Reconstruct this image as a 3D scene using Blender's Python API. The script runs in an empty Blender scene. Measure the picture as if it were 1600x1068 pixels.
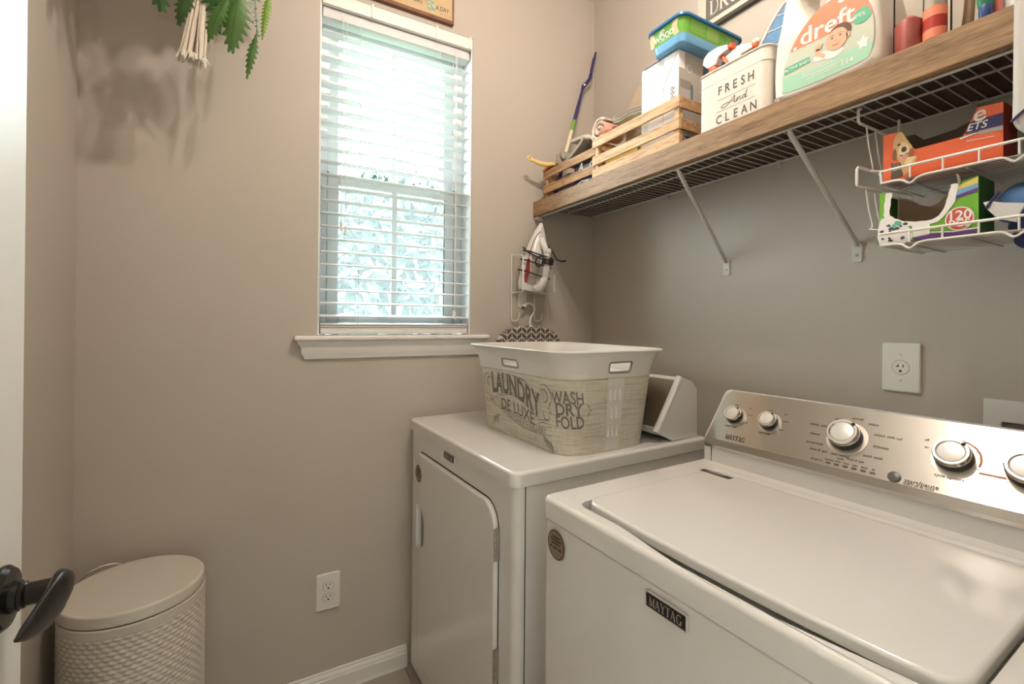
import bpy, bmesh, math, random
from mathutils import Vector, Matrix
random.seed(7)
PI = math.pi
scene = bpy.context.scene
COL = scene.collection

# ------------------------------------------------------------------ camera, world, exposure
cam_d = bpy.data.cameras.new('camera'); cam = bpy.data.objects.new('camera', cam_d); COL.objects.link(cam)
YAW, PIT, ROL = 0.5256, 0.0021, 0.0088
fw = Vector((math.sin(YAW)*math.cos(PIT), math.cos(YAW)*math.cos(PIT), math.sin(PIT)))
rt = Vector((math.cos(YAW), -math.sin(YAW), 0)); upv = rt.cross(fw)
r2 = rt*math.cos(ROL)+upv*math.sin(ROL); u2 = -rt*math.sin(ROL)+upv*math.cos(ROL)
mw = Matrix((r2, u2, -fw)).transposed().to_4x4(); mw.translation = Vector((-1.3758, -1.7307, 1.2735))
cam.matrix_world = mw
cam_d.sensor_width = 36.0; cam_d.lens = 735.7/1600*36.0
cam_d.shift_x = -(816.38-800)/1600; cam_d.shift_y = (501.21-534)/1600
cam_d.clip_start = 0.01
scene.camera = cam
scene.view_settings.view_transform = 'Standard'
scene.view_settings.look = 'None'
scene.view_settings.gamma = 1.0
scene.view_settings.use_curve_mapping = False
scene.view_settings.exposure = 0.0

SKY = 40.0           # overcast sky outside the window
BULB = 1580.0         # the two lamp bulbs at the ceiling
HALL_FILL = 0.4          # added fill light in the hall, out of view
w = bpy.data.worlds.new('sky'); scene.world = w; w.use_nodes = True
nt = w.node_tree; bg = nt.nodes['Background']
bg.inputs['Color'].default_value = (0.80, 0.93, 1.0, 1); bg.inputs['Strength'].default_value = SKY

# ------------------------------------------------------------------ materials
MATS = {}
def mat(name, col, rough=0.5, metal=0.0, noise=0.0, nscale=40, bump=0.0, bscale=200, spec=0.5, coat=0.0, trans=0.0, emit=0.0, aniso=0.0, stretch=None):
    if name in MATS: return MATS[name]
    m = bpy.data.materials.new(name); m.use_nodes = True; MATS[name] = m
    t = m.node_tree; b = t.nodes['Principled BSDF']
    b.inputs['Base Color'].default_value = (*col, 1)
    b.inputs['Roughness'].default_value = rough; b.inputs['Metallic'].default_value = metal
    b.inputs['Specular IOR Level'].default_value = spec
    b.inputs['Coat Weight'].default_value = coat; b.inputs['Coat Roughness'].default_value = 0.08
    b.inputs['Transmission Weight'].default_value = trans
    if aniso: b.inputs['Anisotropic'].default_value = aniso
    if emit:
        b.inputs['Emission Color'].default_value = (*col, 1); b.inputs['Emission Strength'].default_value = emit
    tc = t.nodes.new('ShaderNodeTexCoord'); src = tc.outputs['Object']
    if stretch:
        mp = t.nodes.new('ShaderNodeMapping'); mp.inputs['Scale'].default_value = stretch
        t.links.new(src, mp.inputs['Vector']); src = mp.outputs['Vector']
    if noise:
        n = t.nodes.new('ShaderNodeTexNoise'); n.inputs['Scale'].default_value = nscale; n.inputs['Detail'].default_value = 4
        t.links.new(src, n.inputs['Vector'])
        mx = t.nodes.new('ShaderNodeMix'); mx.data_type = 'RGBA'
        mx.inputs['A'].default_value = (*[c*(1-noise) for c in col], 1); mx.inputs['B'].default_value = (*[min(1, c*(1+noise)) for c in col], 1)
        t.links.new(n.outputs['Fac'], mx.inputs['Factor']); t.links.new(mx.outputs['Result'], b.inputs['Base Color'])
    if bump:
        n = t.nodes.new('ShaderNodeTexNoise'); n.inputs['Scale'].default_value = bscale; n.inputs['Detail'].default_value = 3
        t.links.new(src, n.inputs['Vector'])
        bp = t.nodes.new('ShaderNodeBump'); bp.inputs['Strength'].default_value = bump; bp.inputs['Distance'].default_value = 0.002
        t.links.new(n.outputs['Fac'], bp.inputs['Height']); t.links.new(bp.outputs['Normal'], b.inputs['Normal'])
    return m

def wood(name, dark, light, stretch, scale=6.0, rough=0.55, contrast=(0.35, 0.7), knots=0.0):
    m = bpy.data.materials.new(name); m.use_nodes = True; MATS[name] = m
    t = m.node_tree; b = t.nodes['Principled BSDF']; b.inputs['Roughness'].default_value = rough
    tc = t.nodes.new('ShaderNodeTexCoord'); mp = t.nodes.new('ShaderNodeMapping'); mp.inputs['Scale'].default_value = stretch
    t.links.new(tc.outputs['Object'], mp.inputs['Vector'])
    n = t.nodes.new('ShaderNodeTexNoise'); n.inputs['Scale'].default_value = scale; n.inputs['Detail'].default_value = 6; n.inputs['Distortion'].default_value = 0.6
    t.links.new(mp.outputs['Vector'], n.inputs['Vector'])
    n2 = t.nodes.new('ShaderNodeTexNoise'); n2.inputs['Scale'].default_value = scale*6; n2.inputs['Detail'].default_value = 3
    t.links.new(mp.outputs['Vector'], n2.inputs['Vector'])
    ad = t.nodes.new('ShaderNodeMath'); ad.operation = 'MULTIPLY_ADD'; ad.inputs[1].default_value = 0.45
    t.links.new(n2.outputs['Fac'], ad.inputs[0]); 
    ml = t.nodes.new('ShaderNodeMath'); ml.operation = 'MULTIPLY'; ml.inputs[1].default_value = 0.6
    t.links.new(n.outputs['Fac'], ml.inputs[0]); t.links.new(ml.outputs[0], ad.inputs[2])
    r = t.nodes.new('ShaderNodeValToRGB'); r.color_ramp.elements[0].position = contrast[0]; r.color_ramp.elements[1].position = contrast[1]
    r.color_ramp.elements[0].color = (*dark, 1); r.color_ramp.elements[1].color = (*light, 1)
    t.links.new(ad.outputs[0], r.inputs['Fac']); t.links.new(r.outputs['Color'], b.inputs['Base Color'])
    bp = t.nodes.new('ShaderNodeBump'); bp.inputs['Strength'].default_value = 0.25; bp.inputs['Distance'].default_value = 0.001
    t.links.new(ad.outputs[0], bp.inputs['Height']); t.links.new(bp.outputs['Normal'], b.inputs['Normal'])
    return m

def glassy(name, tint=(1, 1, 1), gloss=0.12, rough=0.02):
    m = bpy.data.materials.new(name); m.use_nodes = True; MATS[name] = m
    t = m.node_tree; t.nodes.remove(t.nodes['Principled BSDF']); out = t.nodes['Material Output']
    tr = t.nodes.new('ShaderNodeBsdfTransparent'); tr.inputs['Color'].default_value = (*tint, 1)
    gl = t.nodes.new('ShaderNodeBsdfGlossy'); gl.inputs['Roughness'].default_value = rough
    lw = t.nodes.new('ShaderNodeLayerWeight'); lw.inputs['Blend'].default_value = gloss
    mx = t.nodes.new('ShaderNodeMixShader')
    t.links.new(lw.outputs['Fresnel'], mx.inputs[0]); t.links.new(tr.outputs[0], mx.inputs[1]); t.links.new(gl.outputs[0], mx.inputs[2])
    t.links.new(mx.outputs[0], out.inputs['Surface'])
    return m

def translucent(name, col, fac=0.35, rough=0.4):
    m = bpy.data.materials.new(name); m.use_nodes = True; MATS[name] = m
    t = m.node_tree; b = t.nodes['Principled BSDF']; out = t.nodes['Material Output']
    b.inputs['Base Color'].default_value = (*col, 1); b.inputs['Roughness'].default_value = rough
    tl = t.nodes.new('ShaderNodeBsdfTranslucent'); tl.inputs['Color'].default_value = (*col, 1)
    mx = t.nodes.new('ShaderNodeMixShader'); mx.inputs[0].default_value = fac
    t.links.new(b.outputs[0], mx.inputs[1]); t.links.new(tl.outputs[0], mx.inputs[2]); t.links.new(mx.outputs[0], out.inputs['Surface'])
    return m

WALL = mat('wall paint greige', (0.50, 0.445, 0.385), 0.55, noise=0.03, nscale=3, bump=0.08, bscale=350, spec=0.3)
CEIL = mat('ceiling white', (0.80, 0.78, 0.74), 0.8, bump=0.2, bscale=150)
TRIM = mat('trim white paint', (0.80, 0.78, 0.74), 0.35)
DOORW = mat('door white paint', (0.80, 0.78, 0.74), 0.38)
VINYL = mat('window vinyl white', (0.78, 0.82, 0.82), 0.4)
SLAT = translucent('blind slat white', (0.70, 0.71, 0.71), 0.04)
VAL = mat('blind valence', (0.80, 0.77, 0.72), 0.4)
CORD = mat('cord white', (0.78, 0.76, 0.72), 0.7)
GLASS = glassy('window glass', (0.97, 0.99, 0.98), 0.1)
ENAMEL = mat('white enamel', (0.78, 0.765, 0.735), 0.12, coat=0.35, spec=0.5)
ENAMEL2 = mat('grey white plastic', (0.66, 0.645, 0.62), 0.3)
STEEL = mat('brushed stainless steel', (0.52, 0.50, 0.47), 0.24, metal=0.95, noise=0.05, nscale=60, aniso=0.88, stretch=(40, 1, 40))
_tn = MATS['brushed stainless steel'].node_tree.nodes.new('ShaderNodeTangent'); _tn.direction_type = 'UV_MAP'; _tn.uv_map = 'brush'
MATS['brushed stainless steel'].node_tree.nodes['Principled BSDF'].inputs['Anisotropic Rotation'].default_value = 0.0
MATS['brushed stainless steel'].node_tree.links.new(_tn.outputs[0], MATS['brushed stainless steel'].node_tree.nodes['Principled BSDF'].inputs['Tangent'])
CHROME = mat('polished chrome', (0.82, 0.81, 0.79), 0.12, metal=1.0)
SATIN = mat('satin silver', (0.74, 0.72, 0.69), 0.35, metal=0.5)
BLACK = mat('black plastic', (0.012, 0.012, 0.013), 0.35)
INK = mat('dark ink', (0.05, 0.045, 0.042), 0.7)
GREYINK = mat('grey print', (0.19, 0.165, 0.145), 0.8)
DARK = mat('dark gap', (0.03, 0.027, 0.024), 0.8)
BRONZE = mat('oil rubbed bronze', (0.02, 0.016, 0.014), 0.25, metal=0.6)
WIRE = mat('white coated wire', (0.56, 0.54, 0.50), 0.4)
WIREW = mat('white wire', (0.80, 0.77, 0.71), 0.35)
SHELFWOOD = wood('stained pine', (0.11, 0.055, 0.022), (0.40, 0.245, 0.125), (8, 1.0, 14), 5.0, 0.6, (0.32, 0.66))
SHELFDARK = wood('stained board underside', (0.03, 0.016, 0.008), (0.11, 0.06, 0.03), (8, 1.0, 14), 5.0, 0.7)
CRATEWOOD = wood('crate pine', (0.30, 0.145, 0.055), (0.66, 0.43, 0.235), (14, 1.2, 18), 4.0, 0.65, (0.34, 0.60))
CRATEWOOD2 = wood('burnt crate pine', (0.19, 0.085, 0.03), (0.50, 0.30, 0.15), (14, 1.2, 18), 4.0, 0.65, (0.34, 0.60))
WHITEP = mat('white plastic', (0.80, 0.78, 0.745), 0.35)
CARD = mat('white cardboard', (0.80, 0.775, 0.735), 0.6)
PAPER = mat('white paper', (0.82, 0.79, 0.74), 0.8)
BROWNCARD = mat('brown cardboard', (0.33, 0.225, 0.145), 0.8, noise=0.1, nscale=30)
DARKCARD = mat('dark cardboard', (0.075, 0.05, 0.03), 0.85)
ORANGE = mat('orange print', (0.80, 0.135, 0.045), 0.45)
REDBOX = mat('red print', (0.42, 0.025, 0.015), 0.45)
NAVY = mat('navy print', (0.03, 0.03, 0.115), 0.45)
GREEN = mat('green print', (0.16, 0.40, 0.035), 0.45)
DKGREEN = mat('dark green print', (0.02, 0.12, 0.015), 0.5)
BLUE = mat('blue plastic', (0.09, 0.28, 0.50), 0.3)
LBLUE = mat('light blue plastic', (0.17, 0.42, 0.68), 0.3)
YELLOW = mat('yellow print', (0.80, 0.62, 0.16), 0.5)
YHANDLE = mat('yellow plastic', (0.80, 0.60, 0.24), 0.35)
CORAL = mat('coral print', (0.80, 0.24, 0.13), 0.5)
MINT = mat('mint print', (0.36, 0.62, 0.44), 0.5)
SAGE = mat('pale sage print', (0.55, 0.58, 0.46), 0.5)
TEAL = mat('teal print', (0.11, 0.44, 0.27), 0.5)
SKIN = mat('printed skin', (0.74, 0.42, 0.27), 0.6)
HAIR = mat('printed hair', (0.14, 0.065, 0.035), 0.6)
LIPS = mat('printed lips', (0.50, 0.17, 0.13), 0.6)
GOLD = mat('printed golden fur', (0.66, 0.40, 0.17), 0.6)
GOLD2 = mat('printed pale fur', (0.80, 0.60, 0.34), 0.6)
PINK = mat('printed pink', (0.66, 0.27, 0.27), 0.6)
PURPLE = mat('purple print', (0.13, 0.05, 0.21), 0.5)
GREYPR = mat('grey print light', (0.40, 0.37, 0.33), 0.6)

# ------------------------------------------------------------------ geometry helpers
ROOTOFF = {}
def V(*a): return Vector(a)
class B:
    def __init__(s): s.bm = bmesh.new()
    def face(s, pts, mi=0):
        try:
            f = s.bm.faces.new([s.bm.verts.new(p) for p in pts]); f.material_index = mi; return f
        except ValueError: return None
    def box(s, lo, hi, bev=0.0, seg=2, mi=0):
        lo = Vector(lo); hi = Vector(hi); c = (lo+hi)/2; d = hi-lo
        r = bmesh.ops.create_cube(s.bm, size=1.0, matrix=Matrix.Translation(c) @ Matrix.Diagonal((*d, 1)))
        fs = set(f for v in r['verts'] for f in v.link_faces)
        for f in fs: f.material_index = mi
        if bev > 0:
            es = list(set(e for v in r['verts'] for e in v.link_edges))
            q = bmesh.ops.bevel(s.bm, geom=es, offset=bev, segments=seg, affect='EDGES', profile=0.5)
            for f in q['faces']: f.material_index = mi
        return s
    def obox(s, c, ax, ay, az, bev=0.0, seg=2, mi=0):
        """oriented box: centre and three full-extent axis vectors"""
        m = Matrix((Vector(ax), Vector(ay), Vector(az))).transposed().to_4x4(); m.translation = Vector(c)
        r = bmesh.ops.create_cube(s.bm, size=1.0, matrix=m)
        fs = set(f for v in r['verts'] for f in v.link_faces)
        for f in fs: f.material_index = mi
        if bev > 0:
            q = bmesh.ops.bevel(s.bm, geom=list(set(e for v in r['verts'] for e in v.link_edges)), offset=bev, segments=seg, affect='EDGES', profile=0.5)
            for f in q['faces']: f.material_index = mi
        return s
    def rings(s, rings, closed=True, cap0=True, cap1=True, mi=0):
        R = [[s.bm.verts.new(p) for p in r] for r in rings]
        n = len(R[0])
        for a, b in zip(R, R[1:]):
            for i in range(n if closed else n-1):
                j = (i+1) % n
                f = s.bm.faces.new((a[i], a[j], b[j], b[i])); f.material_index = mi
        if closed and cap0 and n > 2:
            f = s.bm.faces.new(R[0][::-1]); f.material_index = mi
        if closed and cap1 and n > 2:
            f = s.bm.faces.new(R[-1]); f.material_index = mi
        return R
    def tube(s, pts, r, n=8, closed=False, mi=0, flat=None):
        pts = [Vector(p) for p in pts]; N = len(pts)
        rs = r if isinstance(r, (list, tuple)) else [r]*N
        tang = []
        for i in range(N):
            a = pts[i-1] if (i > 0 or closed) else pts[i]; b = pts[(i+1) % N] if (i < N-1 or closed) else pts[i]
            tang.append((b-a).normalized())
        ref = V(0, 0, 1) if abs(tang[0].z) < 0.9 else V(1, 0, 0)
        nrm = (ref - tang[0]*ref.dot(tang[0])).normalized(); rings = []
        for i in range(N):
            nrm = nrm - tang[i]*nrm.dot(tang[i])
            nrm = nrm.normalized() if nrm.length > 1e-6 else tang[i].orthogonal().normalized()
            bn = tang[i].cross(nrm)
            fl = flat if flat else 1.0
            rings.append([pts[i]+(nrm*math.cos(2*PI*k/n)+bn*fl*math.sin(2*PI*k/n))*rs[i] for k in range(n)])
        if closed:
            rings.append(rings[0]); R = s.rings(rings, cap0=False, cap1=False, mi=mi)
            bmesh.ops.remove_doubles(s.bm, verts=R[0]+R[-1], dist=1e-7)
        else: s.rings(rings, mi=mi)
        return s
    def cyl(s, p0, p1, r0, r1=None, n=24, mi=0):
        return s.tube([p0, p1], [r0, r0 if r1 is None else r1], n, mi=mi)
    def lathe(s, prof, o, ax=(0, 0, 1), n=32, mi=0):
        o = Vector(o); ax = Vector(ax).normalized(); x = ax.orthogonal().normalized(); y = ax.cross(x)
        s.rings([[o+ax*h+(x*math.cos(2*PI*k/n)+y*math.sin(2*PI*k/n))*max(r, 1e-5) for k in range(n)] for r, h in prof], mi=mi)
        return s
    def sphere(s, c, r, sx=1, sy=1, sz=1, sub=2, mi=0):
        m = Matrix.Translation(Vector(c)) @ Matrix.Diagonal((r*sx, r*sy, r*sz, 1))
        q = bmesh.ops.create_icosphere(s.bm, subdivisions=sub, radius=1.0, matrix=m)
        for v in q['verts']:
            for f in v.link_faces: f.material_index = mi
        return s
    def slab(s, outer, mp, t0, t1, bev=0.0, holes=(), mi=0, back=True, hole_to=None, hmi=None):
        """plate from a 2D outline: mp(x,y,t) -> 3D, front face at t1, with rounded front edge and through holes"""
        lv = [(t0, 0.0)]
        if bev > 0:
            for k in range(4):
                a = k/3*PI/2; lv.append((t1-bev+bev*math.sin(a), bev*(1-math.cos(a))))
        else: lv.append((t1, 0.0))
        R = s.rings([[mp(p[0], p[1], t) for p in inset(outer, d)] for t, d in lv], cap0=back, cap1=not holes, mi=mi)
        if holes:
            es = loop_edges(s.bm, R[-1])
            for h in holes:
                hb = t0 if hole_to is None else hole_to
                Q = s.rings([[mp(p[0], p[1], t) for p in h] for t in (t1, hb)], cap0=False, cap1=hole_to is not None, mi=mi if hmi is None else hmi)
                es += loop_edges(s.bm, Q[0])
            q = bmesh.ops.triangle_fill(s.bm, use_beauty=True, use_dissolve=False, edges=es)
            for g in q['geom']:
                if isinstance(g, bmesh.types.BMFace): g.material_index = mi
        return s
    def grid(s, f, us, vs, mi=0, skip=None):
        P = [[s.bm.verts.new(f(u, v)) for v in vs] for u in us]
        for i in range(len(us)-1):
            for j in range(len(vs)-1):
                if skip and skip(i, j): continue
                q = s.bm.faces.new((P[i][j], P[i+1][j], P[i+1][j+1], P[i][j+1])); q.material_index = mi
        return s
    def flat(s, poly, fn, mi=0): s.face([fn(x, y) for x, y in poly], mi); return s
    def ribbon(s, pts, wd, fn, mi=0):
        N = len(pts); L = []; R = []
        ws = wd if isinstance(wd, (list, tuple)) else [wd]*N
        for i in range(N):
            a = pts[max(i-1, 0)]; b = pts[min(i+1, N-1)]; dx, dy = b[0]-a[0], b[1]-a[1]; l = math.hypot(dx, dy) or 1
            nx, ny = -dy/l*ws[i]/2, dx/l*ws[i]/2
            L.append(s.bm.verts.new(fn(pts[i][0]+nx, pts[i][1]+ny))); R.append(s.bm.verts.new(fn(pts[i][0]-nx, pts[i][1]-ny)))
        for i in range(N-1):
            f = s.bm.faces.new((L[i], L[i+1], R[i+1], R[i])); f.material_index = mi
        return s
    def text(s, txt, fn, size, xs=1.0, bold=0.0, shear=0.0, space=1.0, cx=0.0, cy=0.0, align='CENTER', mi=0, maxlen=None, rot=0.0):
        vs, fs = text_mesh(txt, bold, shear, space, align)
        tb = bmesh.new(); tv = [tb.verts.new((x*size*xs, y*size, 0)) for x, y in vs]
        for f in fs:
            try: tb.faces.new([tv[i] for i in f])
            except ValueError: pass
        if maxlen:
            for _ in range(4):
                es = [e for e in tb.edges if e.calc_length() > maxlen]
                if not es: break
                bmesh.ops.subdivide_edges(tb, edges=es, cuts=1); bmesh.ops.triangulate(tb, faces=tb.faces[:])
        tb.verts.index_update(); c, sn = math.cos(rot), math.sin(rot)
        mpv = {v.index: s.bm.verts.new(fn(cx+v.co.x*c-v.co.y*sn, cy+v.co.x*sn+v.co.y*c)) for v in tb.verts}
        for f in tb.faces:
            try: q = s.bm.faces.new([mpv[v.index] for v in f.verts]); q.material_index = mi
            except ValueError: pass
        tb.free(); return s

def loop_edges(bm, vs):
    out = []
    for i in range(len(vs)):
        e = bm.edges.get((vs[i], vs[(i+1) % len(vs)]))
        if e is None: e = bm.edges.new((vs[i], vs[(i+1) % len(vs)]))
        out.append(e)
    return out
def inset(poly, d):
    if d == 0: return poly
    n = len(poly); A = sum(poly[i][0]*poly[(i+1) % n][1]-poly[(i+1) % n][0]*poly[i][1] for i in range(n)); sg = 1 if A > 0 else -1
    out = []
    for i in range(n):
        a, b, c = poly[i-1], poly[i], poly[(i+1) % n]
        def nm(p, q):
            dx, dy = q[0]-p[0], q[1]-p[1]; l = math.hypot(dx, dy) or 1; return (-dy/l*sg, dx/l*sg)
        n1 = nm(a, b); n2 = nm(b, c); mx, my = n1[0]+n2[0], n1[1]+n2[1]; l = math.hypot(mx, my) or 1
        k = max(0.5, (mx*n1[0]+my*n1[1])/l); out.append((b[0]+mx/l*d/k, b[1]+my/l*d/k))
    return out
def rr2(x0, y0, x1, y1, r, n=6):
    if not isinstance(r, (list, tuple)): r = [r]*4      # order: (x1,y1) (x0,y1) (x0,y0) (x1,y0)
    out = []
    for (cx, cy, a0), q in zip(((x1, y1, 0), (x0, y1, 90), (x0, y0, 180), (x1, y0, 270)), r):
        sx = -1 if cx == x1 else 1; sy = -1 if cy == y1 else 1
        for k in range(n+1):
            a = math.radians(a0+90*k/n); out.append((cx+sx*q+q*math.cos(a), cy+sy*q+q*math.sin(a)))
    return out
def ell(cx, cy, rx, ry, n=20, rot=0):
    c, sn = math.cos(rot), math.sin(rot)
    return [(cx+rx*math.cos(2*PI*k/n)*c-ry*math.sin(2*PI*k/n)*sn, cy+rx*math.cos(2*PI*k/n)*sn+ry*math.sin(2*PI*k/n)*c) for k in range(n)]
def spline(pts, m=6, closed=False):
    n = len(pts); out = []
    rng = range(n) if closed else range(n-1)
    for i in rng:
        if closed: p0, p1, p2, p3 = pts[i-1], pts[i], pts[(i+1) % n], pts[(i+2) % n]
        else: p0, p1, p2, p3 = pts[max(i-1, 0)], pts[i], pts[i+1], pts[min(i+2, n-1)]
        for k in range(m):
            t = k/m
            out.append(tuple(0.5*((2*b)+(-a+c)*t+(2*a-5*b+4*c-d)*t*t+(-a+3*b-3*c+d)*t**3) for a, b, c, d in zip(p0, p1, p2, p3)))
    if not closed: out.append(tuple(pts[-1]))
    return out
_tc = {}
def text_mesh(txt, bold, shear, space, align):
    k = (txt, bold, shear, space, align)
    if k in _tc: return _tc[k]
    cu = bpy.data.curves.new('lettering_curve', 'FONT'); cu.body = txt; cu.align_x = align; cu.align_y = 'CENTER'
    cu.offset = bold; cu.shear = shear; cu.space_character = space; cu.resolution_u = 3; cu.size = 1.4
    ob = bpy.data.objects.new('lettering_curve', cu); me = bpy.data.meshes.new_from_object(ob)
    vs = [(v.co.x, v.co.y) for v in me.vertices]; fs = [tuple(p.vertices) for p in me.polygons]
    bpy.data.objects.remove(ob); bpy.data.curves.remove(cu); bpy.data.meshes.remove(me)
    _tc[k] = (vs, fs); return vs, fs

SER = {
 'M': (0.98, [([(.13, 0), (.13, 1)], .07), ([(.16, 1), (.47, .04)], .17), ([(.47, .04), (.80, 1)], .06), ([(.80, 0), (.80, 1)], .18), ([(0, .03), (.26, .03)], .06), ([(0, .97), (.2, .97)], .06), ([(.66, .03), (.96, .03)], .06), ([(.76, .97), (.96, .97)], .06)]),
 'A': (0.82, [([(.08, 0), (.38, 1)], .07), ([(.36, 1), (.68, 0)], .18), ([(.2, .33), (.56, .33)], .06), ([(-.03, .03), (.2, .03)], .06), ([(.52, .03), (.84, .03)], .06)]),
 'Y': (0.80, [([(.1, 1), (.42, .45)], .17), ([(.42, .42), (.68, 1)], .07), ([(.42, 0), (.42, .46)], .17), ([(.27, .03), (.57, .03)], .06), ([(-.03, .97), (.25, .97)], .06), ([(.56, .97), (.81, .97)], .06)]),
 'T': (0.76, [([(.37, 0), (.37, 1)], .18), ([(.02, .96), (.72, .96)], .07), ([(.04, .97), (.04, .76)], .05), ([(.70, .97), (.70, .76)], .05), ([(.22, .03), (.52, .03)], .06)]),
 'G': (0.88, [([(.72, .78), (.62, .93), (.45, .97), (.27, .9), (.16, .7), (.13, .5), (.16, .3), (.27, .1), (.45, .03), (.62, .06), (.73, .14)], .13), ([(.52, .42), (.88, .42)], .06), ([(.73, .04), (.73, .42)], .17)]),
 'D': (0.90, [([(.18, 0), (.18, 1)], .17), ([(.18, .97), (.45, .97), (.64, .88), (.75, .7), (.78, .5), (.75, .3), (.64, .12), (.45, .03), (.18, .03)], .09), ([(.02, .03), (.3, .03)], .06), ([(.02, .97), (.3, .97)], .06)]),
 'R': (0.88, [([(.18, 0), (.18, 1)], .17), ([(.18, .97), (.48, .97), (.63, .88), (.66, .74), (.62, .58), (.48, .50), (.18, .50)], .09), ([(.42, .5), (.76, 0)], .16), ([(.02, .03), (.34, .03)], .06), ([(.66, .03), (.9, .03)], .06), ([(.02, .97), (.3, .97)], .06)]),
 'O': (0.92, [([(.44+.33*math.cos(a*PI/10), .5+.47*math.sin(a*PI/10)) for a in range(21)], .12)]),
 'P': (0.80, [([(.18, 0), (.18, 1)], .17), ([(.18, .97), (.48, .97), (.65, .88), (.69, .72), (.64, .55), (.48, .46), (.18, .46)], .09), ([(.02, .03), (.36, .03)], .06), ([(.02, .97), (.3, .97)], .06)]),
 ' ': (0.45, []),
}
def serif(b, txt, fn, h, wd, cx, cy, mi=0):
    tot = sum(SER[c][0] for c in txt); sc = wd/tot; x = cx-wd/2
    for c in txt:
        for pts, t in SER[c][1]:
            sx = sc
            b.ribbon([(x+p[0]*sx, cy-h/2+p[1]*h) for p in pts], t*min(h, sc), fn, mi)
        x += SER[c][0]*sc

def pmap(o, xd, yd, n=(0, 0, 0), eps=0.0):
    o = Vector(o); xd = Vector(xd); yd = Vector(yd); n = Vector(n)
    return lambda x, y: o+xd*x+yd*y+n*eps

def root_of(o):
    while o.parent: o = o.parent
    return o
def obj(name, b, m, parent=None, ang=35, label=None, smooth=True, stuff=False):
    me = bpy.data.meshes.new(name)
    bmesh.ops.remove_doubles(b.bm, verts=b.bm.verts[:], dist=1e-6)
    if parent is None:
        xs = [v.co for v in b.bm.verts]
        off = Vector(((min(c.x for c in xs)+max(c.x for c in xs))/2, (min(c.y for c in xs)+max(c.y for c in xs))/2, min(c.z for c in xs)))
    else: off = ROOTOFF[root_of(parent).name]
    bmesh.ops.translate(b.bm, verts=b.bm.verts[:], vec=-off)
    bmesh.ops.recalc_face_normals(b.bm, faces=b.bm.faces[:])
    b.bm.to_mesh(me); b.bm.free()
    for mm in (m if isinstance(m, (list, tuple)) else [m]): me.materials.append(mm)
    if smooth:
        me.shade_smooth(); me.set_sharp_from_angle(angle=math.radians(ang))
    o = bpy.data.objects.new(name, me); COL.objects.link(o)
    if parent is not None: o.parent = parent
    else: o.location = off; ROOTOFF[o.name] = off
    if smooth and ang <= 60 and len(me.polygons) < 20000:
        wn = o.modifiers.new('weighted normals', 'WEIGHTED_NORMAL'); wn.weight = 100; wn.keep_sharp = True
    if label: o['label'] = label
    if stuff: o['kind'] = 'stuff'
    return o
def thing(name, loc, label=None, cat=None, group=None, rotz=0.0, local=False):
    o = bpy.data.objects.new(name, None); COL.objects.link(o); o.location = loc; o.rotation_euler = (0, 0, rotz)
    o.empty_display_size = 0.05
    ROOTOFF[o.name] = Vector((0, 0, 0)) if local else Vector(loc)
    if label: o['label'] = label
    if cat: o['category'] = cat
    if group: o['group'] = group
    return o
def tag(o, label, cat, group=None):
    o['label'] = label; o['category'] = cat
    if group: o['group'] = group
    return o
def struct(name, b, m, **k):
    o = obj(name, b, m, None, **k); o['kind'] = 'structure'; return o
def copy_part(src, parent, loc):
    c = src.copy(); COL.objects.link(c); c.parent = parent; c.location = Vector(loc); return c

# ------------------------------------------------------------------ room
XL, ZC = -1.788, 2.757
WX0, WX1, WZ0, WZ1 = -1.1763, -0.6114, 1.2226, 2.4015
FRONT = -1.75
b = B(); b.box((XL-.1, 0, -.05), (WX0, .13, ZC+.05)).box((WX1, 0, -.05), (.1, .13, ZC+.05)).box((WX0, 0, -.05), (WX1, .13, WZ0-.018)).box((WX0, 0, WZ1), (WX1, .13, ZC+.05))
struct('wall_back', b, WALL, smooth=False)
b = B(); b.box((0, FRONT-.12, -.05), (.1, 0, ZC+.05)); struct('wall_right', b, WALL, smooth=False)
b = B(); b.box((XL-.1, FRONT-.12, -.05), (XL, 0, ZC+.05)); struct('wall_left', b, WALL, smooth=False)
DX0, DX1 = -1.655, -.86
b = B(); b.box((XL, FRONT-.12, 0), (DX0, FRONT, ZC)).box((DX1, FRONT-.12, 0), (0, FRONT, ZC)).box((DX0, FRONT-.12, 2.05), (DX1, FRONT, ZC))
struct('wall_front', b, WALL, smooth=False)
b = B(); b.box((XL-.1, FRONT-.12, ZC), (.1, .1, ZC+.06)); struct('ceiling', b, CEIL, smooth=False)
b = B(); b.box((XL-.8, -3.4, -.08), (.1, .1, -.006)); fl = struct('floor', b, mat('grout', (0.33, 0.29, 0.25), 0.8), smooth=False)
# floor tiles: each a part of the floor
TILE = mat('beige floor tile', (0.40, 0.34, 0.285), 0.35, noise=0.22, nscale=5, bump=0.1, bscale=60)
tile_me = bpy.data.meshes.new('floor_tile')
tb = B(); tb.box((0.0015, 0.0015, -.0065), (.3035, .3035, 0.0), 0.0015, 1); tb.bm.to_mesh(tile_me); tb.bm.free(); tile_me.materials.append(TILE)
off = ROOTOFF[fl.name]
for i in range(6):
    for j in range(6):
        o = bpy.data.objects.new('tile', tile_me); COL.objects.link(o); o.parent = fl
        o.location = V(XL+.004+.305*i, -.305*(j+1), 0)-off
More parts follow.
